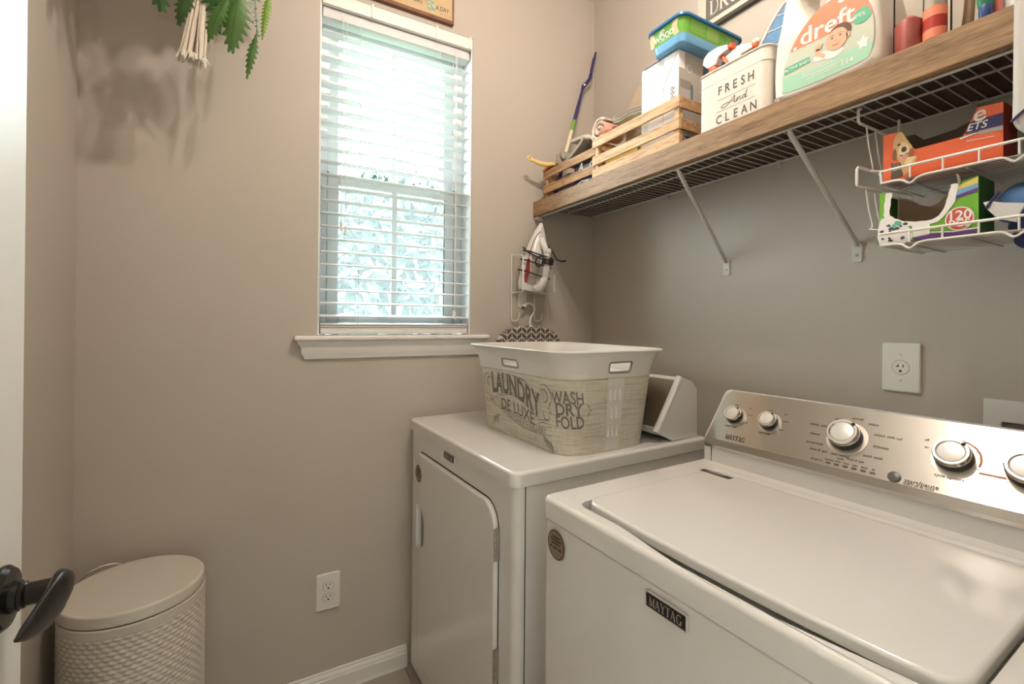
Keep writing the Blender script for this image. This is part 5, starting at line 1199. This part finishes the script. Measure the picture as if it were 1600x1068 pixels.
# blue bag next to it
bb_ = thing('blue_laundry_bag', (-.20, -1.50, 1.41), 'blue and white fabric bag bulging through the lower wire basket', 'bag')
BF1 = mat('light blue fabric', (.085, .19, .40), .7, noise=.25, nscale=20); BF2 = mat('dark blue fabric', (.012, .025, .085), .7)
b = B(); b.sphere((-.195, -1.505, 1.488), .062, 1.0, 1.45, .68, sub=3)
for v in b.bm.verts: v.co.z += .006*math.sin(v.co.y*90+v.co.x*30)
obj('top', b, BF1, bb_, ang=70)
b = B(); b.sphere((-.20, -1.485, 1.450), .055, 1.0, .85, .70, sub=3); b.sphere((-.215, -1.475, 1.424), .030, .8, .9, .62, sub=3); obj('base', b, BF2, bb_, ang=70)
b = B(); b.slab([(-1.4210, 1.4900), (-1.4270, 1.4760), (-1.4400, 1.4580), (-1.4630, 1.4480), (-1.4680, 1.4640), (-1.4740, 1.4780), (-1.4450, 1.4850), (-1.4300, 1.4910)], lambda y, z, t: V(-.262-t+.0, y, z), 0, .003, .001); obj('white_patch', b, FAB, bb_); b = B(); b.tube([(-.266, -1.4260, 1.4790), (-.264, -1.4320, 1.4900), (-.258, -1.440, 1.505)], .0026, 6); obj('drawstring', b, NAVY, bb_)
op = thing('olive_packet', (-.2, -1.51, 1.563), 'olive green packet beside the orange carton in the upper wire basket', 'packet')
b = B(); b.box((-.250, -1.575, 1.5630), (-.150, -1.4700, 1.640), .012, 3); obj('packet', b, mat('olive film', (.13, .13, .06), .5, noise=.5, nscale=30), op)

# ------------------------------------------------------------------ wall signs
sg = thing('framed_sign', (-.003, -.95, 2.285), 'white framed wall sign with DROP lettering above the shelf', 'sign')
b = B(); b.box((-.012, -1.40, 2.300), (-.0006, -.598, 2.70)); obj('board', b, mat('sign board cream', (.60, .545, .465), .7), sg)
b = B(); b.box((-.016, -1.40, 2.2865), (-.0006, -.6390, 2.2995), .001); obj('frame', b, mat('sign frame dark', (.06, .05, .035), .5), sg)
b = B(); b.flat([(-.632, 2.318), (-1.39, 2.318), (-1.39, 2.395), (-.632, 2.395)], RW(-.0122)); bd = obj('grey_band', b, mat('sign band grey', (.14, .13, .115), .7), sg, smooth=False)
b = B(); serif(b, 'DROP', lambda x, y: V(-.0132, -x, y), .052, .150, .722, 2.3565); serif(b, 'YO', lambda x, y: V(-.0132, -x, y), .052, .075, .875, 2.3565); obj('lettering', b, mat('sign letter', (.66, .61, .53), .7), bd, smooth=False)
ps = thing('vintage_sign', (-.91, -.01, 2.42), 'weathered tan wall sign with brown rim above the window', 'sign')
b = B(); b.box((-1.10, -.018, 2.4200), (-.7000, -.0006, 2.70), .001, 1); obj('board', b, mat('sign rim brown', (.20, .085, .05), .7, noise=.4, nscale=40), ps)
b = B(); b.flat([(-1.092, 2.432), (-.7085, 2.432), (-.7085, 2.69), (-1.092, 2.69)], lambda x, z: V(x, -.0184, z)); obj('face', b, mat('sign tan', (.52, .375, .215), .7, noise=.25, nscale=25), ps, smooth=False)
PS = lambda x, z: V(x, -.0188, z)
obj('lettering', B().text('A DAY', PS, .017, xs=.75, bold=.008, cx=-.7490, cy=2.4625, shear=.1), INK, ps, smooth=False)
obj('lettering', B().text('HOURS', PS, .014, cx=-.86, cy=2.4640), INK, ps, smooth=False)
b = B(); b.flat([(-.806, 2.447), (-.777, 2.447), (-.777, 2.480), (-.806, 2.480)], PS); tq = obj('teal_square', b, mat('teal faded', (.20, .36, .27), .7), ps, smooth=False); b = B(); b.text('24', lambda x, z: V(x, -.0192, z), .022, bold=.01, cx=-.7915, cy=2.4640); obj('number', b, mat('sign pale', (.62, .50, .33), .7), tq, smooth=False)
b = B(); b.ribbon([(-.757, 2.446), (-.753, 2.440), (-.749, 2.448)], .0025, PS); obj('red_tick', b, LIPS, ps, smooth=False)

# ------------------------------------------------------------------ outlets
OUTM = mat('outlet plate white', (.76, .735, .69), .35)
def duplex(x, z, label):
    t = thing('wall_outlet', (x, -.003, z-.062), label, 'outlet')
    b = B(); b.slab(rr2(x-.0385, z-.062, x+.0385, z+.062, .0055, 5), lambda a, c, t_: V(a, -t_, c), .0006, .0060, .004); obj('plate', b, OUTM, t)
    for dz in (.0195, -.0195):
        o = [(x+.0172*math.cos(a), z+dz+min(.0142, max(-.0142, .0172*math.sin(a)))) for a in [k*2*PI/32 for k in range(32)]]
        b = B(); b.slab(inset(o, -.0008), lambda a, c, t_: V(a, -t_, c), .0061, .0063); r_ = obj('receptacle', b, GREYINK, t, smooth=False)
        b = B(); b.slab(o, lambda a, c, t_: V(a, -t_, c), .0064, .0072, .0004); obj('socket_face', b, OUTM, r_)
        b = B(); f = lambda a, c: V(a, -.0075, c)
        b.flat([(x-.0075, z+dz+.0005), (x-.0055, z+dz+.0005), (x-.0055, z+dz+.0090), (x-.0075, z+dz+.0090)], f); b.flat([(x+.0055, z+dz+.0015), (x+.0075, z+dz+.0015), (x+.0075, z+dz+.0085), (x+.0055, z+dz+.0085)], f); b.flat(ell(x, z+dz-.0065, .0030, .0030, 12), f); obj('slots', b, DARK, r_, smooth=False)
    obj('screw', B().lathe([(.003, .006), (.0025, .0072), (.0005, .0074)], (x, 0, z), (0, -1, 0), 12), OUTM, t)
duplex(-1.1343, .346, 'white double outlet plate low on the window wall')
yo, zo = -1.2026, 1.1711
t = thing('wall_outlet', (-.003, yo, zo-.06), 'white single round outlet plate on the right wall above the washer', 'outlet')
b = B(); b.slab(rr2(yo-.0399, zo-.0605, yo+.0399, zo+.0605, .0065, 5), lambda a, c, t_: V(-t_, a, c), .0006, .0070, .005); obj('plate', b, OUTM, t)
b = B(); b.slab(ell(yo, zo, .0180, .0180, 32), lambda a, c, t_: V(-t_, a, c), .0071, .0073); r_ = obj('receptacle', b, GREYINK, t, smooth=False)
b = B(); b.slab(ell(yo, zo, .0172, .0172, 32), lambda a, c, t_: V(-t_, a, c), .0074, .0084, .0006); obj('socket_face', b, OUTM, r_)
b = B(); f = lambda a, c: V(-.0088, -a, c); y_ = -yo
b.flat([(y_-.0088, zo+.0010), (y_-.0030, zo+.0010), (y_-.0030, zo+.0035), (y_-.0088, zo+.0035)], f); b.flat([(y_-.0058, zo+.0010), (y_-.0035, zo+.0010), (y_-.0035, zo+.0080), (y_-.0058, zo+.0080)], f); b.flat([(y_+.0045, zo+.0005), (y_+.0068, zo+.0005), (y_+.0068, zo+.0080), (y_+.0045, zo+.0080)], f); b.flat(ell(y_, zo-.0085, .0032, .0028, 12), f); obj('slots', b, DARK, r_, smooth=False)
for dz in (.031, -.031):
    b = B(); b.lathe([(.0032, .0068), (.0028, .0078), (.0004, .008)], (0, yo, zo+dz), (-1, 0, 0), 12); s_ = obj('screw', b, OUTM, t); b = B(); b.ribbon([(y_-.0024, zo+dz+.001), (y_+.0024, zo+dz-.001)], .0008, lambda a, c: V(-.0083, -a, c)); obj('screw_slot', b, DARK, s_, smooth=False)
# washer supply box
t = thing('washer_supply_box', (-.004, -1.46, .96), 'white recessed washer hookup box behind the steel console', 'wall box')
b = B(); b.slab(rr2(-1.570, .955, -1.3510, 1.1185, .003, 3), lambda a, c, t_: V(-t_, a, c), .0006, .0060, .002, holes=[rr2(-1.545, .98, -1.3790, 1.0735, .004, 3)], hole_to=.0008); obj('box_frame', b, OUTM, t)
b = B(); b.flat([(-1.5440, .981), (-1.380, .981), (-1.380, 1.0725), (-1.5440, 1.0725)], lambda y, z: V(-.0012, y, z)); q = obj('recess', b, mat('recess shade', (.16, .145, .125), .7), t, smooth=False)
b = B(); b.cyl((-.010, -1.405, 1.00), (-.010, -1.405, 1.060), .006, n=12).cyl((-.010, -1.42, 1.045), (-.010, -1.390, 1.045), .004, n=10); obj('valve', b, BLACK, t)

# ------------------------------------------------------------------ iron, its holder and the small ironing board
ih = thing('iron_holder', (-.36, -.03, 1.27), 'white wire iron holder with hooks mounted on the wall beside the window', 'holder')
x0, x1 = -.4315, -.2880
b = B(); b.tube([(x0, -.008, 1.552), (x0, -.008, 1.2870), (x0+.003, -.010, 1.2790), (x0+.020, -.014, 1.2785), (x0+.027, -.022, 1.2840), (x0+.029, -.028, 1.3130)], .0026, 8); obj('wire_hook', b, WIREW, ih, ang=70)
b = B(); b.tube([(-.318, -.008, 1.552), (-.318, -.008, 1.2870), (-.315, -.010, 1.2790), (-.300, -.014, 1.2785), (-.292, -.022, 1.2840), (-.289, -.028, 1.3130)], .0026, 8); obj('wire_hook', b, WIREW, ih, ang=70)
b = B(); b.tube([(x0-.006, -.008, 1.5510), (x0+.004, -.010, 1.5515), (x0, -.060, 1.545), (x0-.001, -.098, 1.540), (x0, -.104, 1.533), (x0, -.104, 1.400), (x0, -.100, 1.3930), (x0, -.010, 1.3960), (-.290, -.010, 1.3960), (-.282, -.100, 1.3930), (-.281, -.104, 1.400), (-.281, -.104, 1.47)], .0028, 8); obj('cradle', b, WIREW, ih, ang=70)
b = B(); b.slab(rr2(-.3960, 1.335, -.3560, 1.43, .004, 3), lambda x, z, t: V(x, -t-.0, z), .0006, .006, .002); obj('mount_strip', b, WIREW, ih)
b = B(); b.tube([(-.376, -.006, 1.350), (-.376, -.020, 1.343), (-.376, -.034, 1.340), (-.376, -.040, 1.352)], .0045, 8); obj('centre_hook', b, WIREW, ih)
# iron: lofted along its length s = 0 (heel) .. 1 (tip); sole faces the wall
ir = thing('clothes_iron', (-.345, -.06, 1.400), 'white and red clothes iron wrapped in its black cord in the wall holder', 'iron')
H0 = V(-.3620, -.036, 1.400); AXI = V(.042, -.012, .289); LI = AXI.length; az = AXI.normalized(); ay = V(0, -1, 0); ay = (ay-az*ay.dot(az)).normalized(); axx = az.cross(ay).normalized()
if axx.x < 0: axx = -axx
def IP(s, a, h): return H0+az*(s*LI)+axx*a+ay*h

def hw(s):
    if s < .10: return .056+.009*math.sqrt(max(0, s)/.10)
    return .065*max(.03, 1-((s-.10)/.90)**2.0)**.80
IRW = mat('iron white plastic', (.70, .685, .66), .25); IRG = mat('iron grey tank', (.36, .32, .29), .2, spec=.6); IRR = mat('iron dark red', (.24, .025, .02), .3)

ss = [0, .03, .08, .15, .25, .35, .45, .55, .65, .75, .85, .92, .97, 1.0]
def ring(s, h0, h1, k0, k1):
    w_ = hw(s); return [IP(s, -w_*k0, h0), IP(s, -w_*k1, h1), IP(s, w_*k1, h1), IP(s, w_*k0, h0)]
b = B(); b.rings([ring(s, 0, .005, .97, 1.0) for s in ss]); obj('soleplate', b, mat('sole steel', (.30, .28, .26), .3, metal=.8), ir)
def bh(s): return .062-.040*max(0, (s-.30)/.70)**1.4 if s > .30 else .062-.018*((.30-s)/.30)
def body_ring(s, n=14):
    w_ = hw(s)*.965; out = [IP(s, -w_, .0052)]
    for k in range(n+1):
        a = PI-PI*k/n; out.append(IP(s, w_*math.copysign(abs(math.cos(a))**.7, math.cos(a)), .0055+(bh(s)-.0055)*math.sin(a)**.75))
    out.append(IP(s, w_, .0052)); return out
b = B(); b.rings([body_ring(s) for s in ss]); obj('body', b, IRW, ir, ang=60)
def side_pt(s, f, lift=.0012):     # point on the visible (-a) flank, f = 0 at the sole .. 1 at the ridge
    w_ = hw(s)*.965; a = PI-PI/2*f; c = math.cos(a)
    return IP(s, w_*math.copysign(abs(c)**.7, c)-lift, .0055+(bh(s)-.0055)*math.sin(a)**.75+lift)
b = B(); b.tube([side_pt(s, f, .0004) for s, f in ((.86, .86), (.82, .62), (.72, .44), (.60, .38), (.48, .36), (.40, .36))], .0018, 6); obj('red_line', b, IRR, ir)
b = B(); b.grid(lambda u, v: side_pt(.44-.34*u, .30+(.20+.18*u)*v+.20*u**3, .0014), [k/10 for k in range(11)], [0, .5, 1]); obj('red_flash', b, IRR, ir, smooth=True)
b = B(); b.grid(lambda u, v: side_pt(.50-.42*u, .56+.44*v+.10*u, .0016) if .56+.44*v+.10*u < 1 else side_pt(.50-.42*u, .995, .0016), [k/10 for k in range(11)], [0, .33, .66, 1]); obj('water_tank', b, IRG, ir)
hd = spline([tuple(IP(.045, 0, .050)), tuple(IP(.06, 0, .082)), tuple(IP(.16, 0, .104)), tuple(IP(.30, 0, .108)), tuple(IP(.45, 0, .102)), tuple(IP(.56, 0, .088)), tuple(IP(.66, 0, .062)), tuple(IP(.74, 0, .040))], 5)
b = B(); b.tube(hd, [.015+.003*math.sin(i/len(hd)*PI*2+.6) for i in range(len(hd))], 12, flat=.9); hnd = obj('handle', b, IRW, ir, ang=70)
b = B(); b.tube(hd[6:24], .0166, 12, flat=.9); obj('grip', b, mat('grip grey', (.45, .42, .39), .4), hnd, ang=70)
b = B(); b.lathe([(.011, 0), (.013, .004), (.012, .012), (.004, .015)], IP(.56, -.002, .098), ay, 16); obj('steam_button', b, IRW, hnd)
b = B(); b.sphere(IP(.05, -.004, .070), .016, 1.1, 1, .9, sub=3); obj('heel_cap', b, IRW, ir, ang=70)
for s in (.28, .36): b = B(); b.sphere(side_pt(s, .16, .0), .0048, sub=2); obj('side_dot', b, IRG, ir)
b = B()
for s in (.50, .37, .22):
    w_ = hw(s)+.003; P = [IP(s+.06, -w_, -.002), IP(s+.05, -w_-.002, .020), IP(s+.03, -w_*.9, .055), IP(s, -w_*.45, .082), IP(s-.02, -.016, .108), IP(s-.03, .016, .112), IP(s-.02, w_*.6, .070), IP(s, w_, .02), IP(s, w_, -.002)]
    b.tube(spline([tuple(p) for p in P], 5), .0030, 8)
b.tube(spline([tuple(IP(.60, -.062, .004)), tuple(IP(.54, -.055, .030)), tuple(IP(.47, -.035, .075)), tuple(IP(.42, -.012, .115)), tuple(IP(.42, .020, .118))], 5), .0032, 8)
b.tube(spline([tuple(IP(.40+.07*math.sin(a), -.030+.018*math.cos(a), .098+.006*math.sin(a))) for a in [k*.7 for k in range(10)]], 4), .0030, 8)
for k in range(6): b.tube(spline([tuple(IP(.385+.012*k, -.020, .100+.003*(k % 2))), tuple(IP(.380+.012*k, -.012, .124)), tuple(IP(.385+.012*k, .012, .126)), tuple(IP(.385+.012*k, .022, .104))], 4), .0034, 8)
b.tube([IP(.66, .012, .07), IP(.56, .026, .10), IP(.46, .032, .128), IP(.44, .038, .150), IP(.445, .046, .168)], [.003, .003, .003, .0035, .0045], 8)
obj('power_cord', b, mat('cord black', (.018, .016, .015), .5), ir, ang=70)

iron_b = thing('ironing_board', (-.355, -.035, .925), 'chevron covered tabletop ironing board hanging behind the laundry basket', 'ironing board')
CH = bpy.data.materials.new('chevron fabric'); CH.use_nodes = True
t_ = CH.node_tree; bs = t_.nodes['Principled BSDF']; bs.inputs['Roughness'].default_value = .9
tc = t_.nodes.new('ShaderNodeTexCoord'); sp = t_.nodes.new('ShaderNodeSeparateXYZ'); t_.links.new(tc.outputs['Object'], sp.inputs[0])
def mth(op, a, b_=None, c=None):
    n = t_.nodes.new('ShaderNodeMath'); n.operation = op
    for i, q in enumerate((a, b_, c)):
        if q is None: continue
        if isinstance(q, (int, float)): n.inputs[i].default_value = q
        else: t_.links.new(q, n.inputs[i])
    return n.outputs[0]
px = mth('MULTIPLY', sp.outputs['X'], 1/.0460); fx = mth('ABSOLUTE', mth('SUBTRACT', mth('FRACT', mth('ADD', px, 20.0)), .5))
zz = mth('MULTIPLY', mth('ADD', sp.outputs['Z'], mth('MULTIPLY', fx, -.0420)), 1/.0245); st_ = mth('LESS_THAN', mth('FRACT', mth('ADD', zz, 40.0)), .74)
edge_ = mth('MULTIPLY', st_, mth('MULTIPLY', mth('GREATER_THAN', fx, .030), mth('LESS_THAN', fx, .470)))
mx = t_.nodes.new('ShaderNodeMix'); mx.data_type = 'RGBA'; mx.inputs['A'].default_value = (.62, .57, .49, 1); mx.inputs['B'].default_value = (.105, .085, .068, 1); t_.links.new(edge_, mx.inputs['Factor']); t_.links.new(mx.outputs['Result'], bs.inputs['Base Color'])
bo = [(-.5080, .928), (-.2040, .928), (-.2040, 1.170)]+[(-.3560+.1520*math.cos(a), 1.170+.089*math.sin(a)**.8) for a in [PI*k/24 for k in range(1, 24)]]+[(-.5080, 1.170)]
b = B(); b.slab(bo, lambda x, z, t: V(x, -t, z), .018, .046, .008); obj('padded_top', b, CH, iron_b, ang=60)
b = B(); b.slab(inset(bo, .006), lambda x, z, t: V(x, -t, z), .012, .0178); obj('board_base', b, WIREW, iron_b)
b = B(); b.tube(spline([(-.352, -.030, 1.255), (-.352, -.030, 1.285), (-.344, -.030, 1.300), (-.332, -.030, 1.320), (-.336, -.031, 1.342), (-.354, -.032, 1.352), (-.374, -.032, 1.3480), (-.386, -.032, 1.336)], 5), .0046, 10); hk = obj('hook', b, WIREW, iron_b, ang=70)
obj('hook_tip', B().sphere((-.387, -.032, 1.3345), .0056), BLACK, hk)

# ------------------------------------------------------------------ waste bin
tr = thing('waste_bin', (-1.62, -.195, 0), 'round cream step bin with embossed sides and flat lid in the corner', 'bin')
TC = (-1.62, -.195)
BINW = mat('bin cream enamel', (.62, .575, .50), .42); 
b = B()
NS, NR = 312, 190
def bump(th, z):
    u = th/(2*PI)*46; v = z/.0105
    row = math.floor(v); uu = u+(.5 if row % 2 else 0)
    fu, fv = uu-math.floor(uu)-.5, v-row-.5
    return max(0.0, 1-(fu*fu*3.6+fv*fv*3.6))*.0040
zs = [.004+(.546-.004)*k/NR for k in range(NR+1)]
R_ = []
for z in zs:
    R_.append([b.bm.verts.new((TC[0]+(.1440+(bump(2*PI*k/NS, z) if z > .045 and z < .5435 else 0))*math.cos(2*PI*k/NS), TC[1]+(.1440+(bump(2*PI*k/NS, z) if z > .045 and z < .5435 else 0))*math.sin(2*PI*k/NS), z)) for k in range(NS)])
for r0, r1 in zip(R_, R_[1:]):
    for k in range(NS): b.bm.faces.new((r0[k], r0[(k+1) % NS], r1[(k+1) % NS], r1[k]))
b.bm.faces.new(R_[0][::-1])
obj('body', b, BINW, tr, ang=80)
obj('top_band', B().lathe([(.1455, .5455), (.1470, .547), (.1475, .566), (.1445, .568)], (*TC, 0), n=72), BINW, tr)
obj('inner_gap', B().lathe([(.1420, .5685), (.1420, .5705)], (*TC, 0), n=64), DARK, tr)
obj('lid', B().lathe([(.1455, .5710), (.1465, .573), (.1465, .594), (.1440, .5985), (.1380, .6000), (.05, .6005), (.0002, .6005)], (TC[0]-.001, TC[1]+.001, 0), n=80), BINW, tr, ang=50)
obj('base_ring', B().lathe([(.147, .0005), (.148, .02), (.1460, .035)], (*TC, 0), n=64), BLACK, tr)
obj('pedal', B().box((TC[0]+.05, TC[1]-.185, .010), (TC[0]+.12, TC[1]-.135, .022), .004), BLACK, tr)
obj('carry_handle', B().tube([(TC[0]-.085+.052*math.cos(a)*1.0-.0, TC[1]+.118+.045*math.cos(a)*.35, .571+.040*math.sin(a)) for a in [PI*k/14 for k in range(15)]], .0022, 8), CHROME, tr, label='thin chrome carry handle')

# ------------------------------------------------------------------ hanging plant
PX, PY = -1.462, -.262
hp = thing('hanging_planter', (PX, PY, 1.90), 'artificial fern in a white macrame hanger with a cord tassel at upper left', 'plant')
MAC = mat('macrame cotton', (.66, .585, .48), .9, bump=.5, bscale=400)
obj('ceiling_hook', B().tube([(PX, PY, ZC-.0005), (PX, PY, ZC-.03), (PX+.012, PY, ZC-.042), (PX+.004, PY, ZC-.056)], .003, 8), CHROME, hp)
obj('pot', B().lathe([(.055, 2.215), (.062, 2.217), (.088, 2.325), (.092, 2.345), (.086, 2.345), (.080, 2.315)], (PX, PY, 0), n=36), mat('planter white', (.62, .58, .52), .5), hp)
for k in range(4):
    a = PI/4+PI/2*k; dx, dy = math.cos(a), math.sin(a)
    obj('hanger_cord', B().tube(spline([(PX+.004, PY, ZC-.056), (PX+.05*dx, PY+.05*dy, 2.56), (PX+.097*dx, PY+.097*dy, 2.35), (PX+.070*dx, PY+.070*dy, 2.213), (PX+.012*dx, PY+.012*dy, 2.187)], 6), .0035, 8), MAC, hp)
TX, TY = -1.5012, -.260
obj('knot', B().sphere((TX+.012, TY-.005, 2.1651), .022, 1, 1, 1.3, sub=3).tube([(PX, PY, 2.19), (TX+.012, TY-.005, 2.1703)], .014, 10), MAC, hp)
rn = random.Random(3); b = B()
for k in range(26):
    a = rn.uniform(0, 2*PI); q = math.sqrt(rn.uniform(.05, 1)); ex, ey = .027*q*math.cos(a), .018*q*math.sin(a); wv_ = rn.uniform(-.004, .004)
    zt = 1.9385+rn.uniform(-.004, .006)-.10*ex*.6
    b.tube(spline([(TX+ex*.35+.010, TY+ey*.35, 2.1579), (TX+ex*.55+.005+wv_, TY+ey*.5, 2.0875), (TX+ex*.8-wv_, TY+ey*.8, 2.0150), (TX+ex*1.0-.006, TY+ey, 1.9633), (TX+ex*1.12-.008, TY+ey*1.1, zt)], 4), .0034, 7)
ts = obj('tassel', b, MAC, hp, ang=70, stuff=True)
b = B()
for k in range(90):
    a = rn.uniform(0, 2*PI); q = math.sqrt(rn.uniform(0, 1)); ex, ey = .031*q*math.cos(a), .021*q*math.sin(a); zt = 1.9426-.06*ex
    b.tube([(TX+ex-.008, TY+ey, zt+.006), (TX+ex*1.2-.008+rn.uniform(-.004, .004), TY+ey*1.2, zt-.010+rn.uniform(-.006, .004))], [.0026, .0010], 5)
obj('frayed_end', b, mat('frayed cotton', (.72, .66, .57), .95), ts, smooth=False, stuff=True)
F1 = mat('dark fern leaf', (.035, .095, .018), .45, noise=.35, nscale=30); F2 = mat('mid fern leaf', (.055, .135, .022), .45, noise=.3, nscale=30); F3 = mat('bright fern leaf', (.17, .31, .030), .45, noise=.25, nscale=40); F4 = mat('grey green leaf', (.20, .29, .20), .6, noise=.2, nscale=40)
def frond(base, tip, wid, m, teeth=9, sag=.02, twist=0.0, name='frond', lab=None, deep=.55, face=None, narrow0=.35, thick=.0010):
    """one serrated fern blade: curved midrib from base to tip with pointed lobes on both sides"""
    P0, P1 = Vector(base), Vector(tip); L_ = (P1-P0).length; d = (P1-P0).normalized()
    nv = Vector(face) if face else V(-.25, -1, .1); side = d.cross(nv).normalized(); nv = side.cross(d).normalized()
    def mid(t): return P0+(P1-P0)*t+nv*(sag*math.sin(PI*t))
    def hwid(t): return wid*(narrow0+(1-narrow0)*min(1, t/.35))*(1-max(0, (t-.45)/.55)**1.6*.90)
    b = B()
    for sgn in (-1, 1):
        cr_ = []; ou = []
        n = teeth*4
        for i in range(n+1):
            t = i/n; ph = (i % 4)/4
            saw = (1.0, .86, .62, deep)[i % 4] if i % 4 else deep
            saw = (deep, .62, .86, 1.0)[i % 4]
            sh_ = .35*wid/L_*saw
            cr_.append(mid(t)); p = mid(min(1.04, t+sh_))+side*sgn*hwid(t)*saw-nv*(hwid(t)*saw*.28+twist*sgn*hwid(t)); ou.append(p)
        for i in range(n):
            mm_ = [(cr_[i]*.5+ou[i]*.5)+nv*.0006, (cr_[i+1]*.5+ou[i+1]*.5)+nv*.0006]
            b.face([cr_[i], cr_[i+1], mm_[1], mm_[0]]); b.face([mm_[0], mm_[1], ou[i+1], ou[i]])
    b.tube([mid(k/10) for k in range(11)], [.0017*(1-.07*k) for k in range(11)], 5)
    return obj(name, b, m, hp, ang=80, label=lab)
G = lambda x, z, y=-.30: (x, y, z)
TOP = (PX, PY, 2.335)
frond(G(-1.5923, 2.1858, -0.281), G(-1.5727, 2.0502, -0.25), .040, F1, 8, .012, face=(-.1, -1, .2))
frond(G(-1.5095, 2.1134, -0.281), G(-1.5385, 2.0244, -0.25), .024, F1, 7, .008)
frond(G(-1.4319, 2.1081, -0.2914), G(-1.4774, 2.0016, -0.25), .023, F2, 9, .010, face=(0, -1, .1))
frond(G(-1.4029, 2.1599, -0.281), G(-1.4247, 1.9923, -0.25), .040, F2, 9, .010, face=(0, -1, .15))
frond(G(-1.4577, 2.1806, -0.3121), G(-1.4474, 2.0565, -0.2603), .050, F1, 9, .012, face=(.1, -1, .15))
frond(G(-1.3636, 2.0565, -0.2603), G(-1.3874, 1.9271, -0.25), .0150, F2, 9, .006, lab='long trailing fern tip', narrow0=.1)
obj('stem', B().tube(spline([(PX+.06, PY, 2.345), (-1.3719, -0.2656, 2.2944), (-1.3698, -0.2583, 2.1496), (-1.3636, -0.2603, 2.0544)], 5), .0016, 6), F4, hp)
frond(G(-1.3336, 2.1806, -0.2603), G(-1.3522, 2.044, -0.25), .0135, F3, 14, .006, lab='bright yellow green frond', deep=.35)
rn = random.Random(11)
for k in range(16):
    z = 2.160-.0075*k; x = -1.3719+.004*math.sin(k)+.0004*k; a = rn.uniform(0, 2*PI); l = .013*(1-k*.025)
    frond((x, -.257, z), (x+l*math.cos(a), -.257-.004, z+l*math.sin(a)*.7-.003), .0045, F4, 3, .001, name='leaflet', deep=.7)
for k in range(34):     # the crown of the plant, above the frame
    a = 2*PI*k/34+rn.uniform(-.1, .1); r_ = rn.uniform(.13, .27); zt = rn.uniform(2.12, 2.33)
    if math.cos(a) > .3: zt = max(zt, 2.21+.03*abs(math.sin(a))); r_ = min(r_, .20)
    elif math.sin(a) < 0: zt = max(zt, 2.15)
    yk = .75 if math.sin(a) > 0 else .85
    tip = (PX+r_*math.cos(a), min(-.03, PY+r_*yk*math.sin(a)), zt)
    base = (PX+.05*math.cos(a), PY+.05*math.sin(a), 2.35)
    midp = V(PX+r_*.6*math.cos(a), min(-.04, PY+r_*.6*yk*math.sin(a)), 2.385)
    frond(tuple(midp), tip, rn.uniform(.032, .046), (F1, F2, F1)[k % 3], 9, .012, face=(math.cos(a), math.sin(a), .6))
    obj('stem', B().tube(spline([base, tuple((Vector(base)+midp)/2+V(0, 0, .025)), tuple(midp)], 4), .0016, 5), F2, hp)

for o_ in bpy.data.objects:
    n_ = o_.name.split('.')[0]
    if o_.parent is None and n_ in ('wooden_crate', 'wall_outlet', 'spray_bottle'):
        o_['group'] = {'wooden_crate': 'slat crates on the shelf', 'wall_outlet': 'wall outlet plates', 'spray_bottle': 'spray bottles in the metal bin'}[n_]
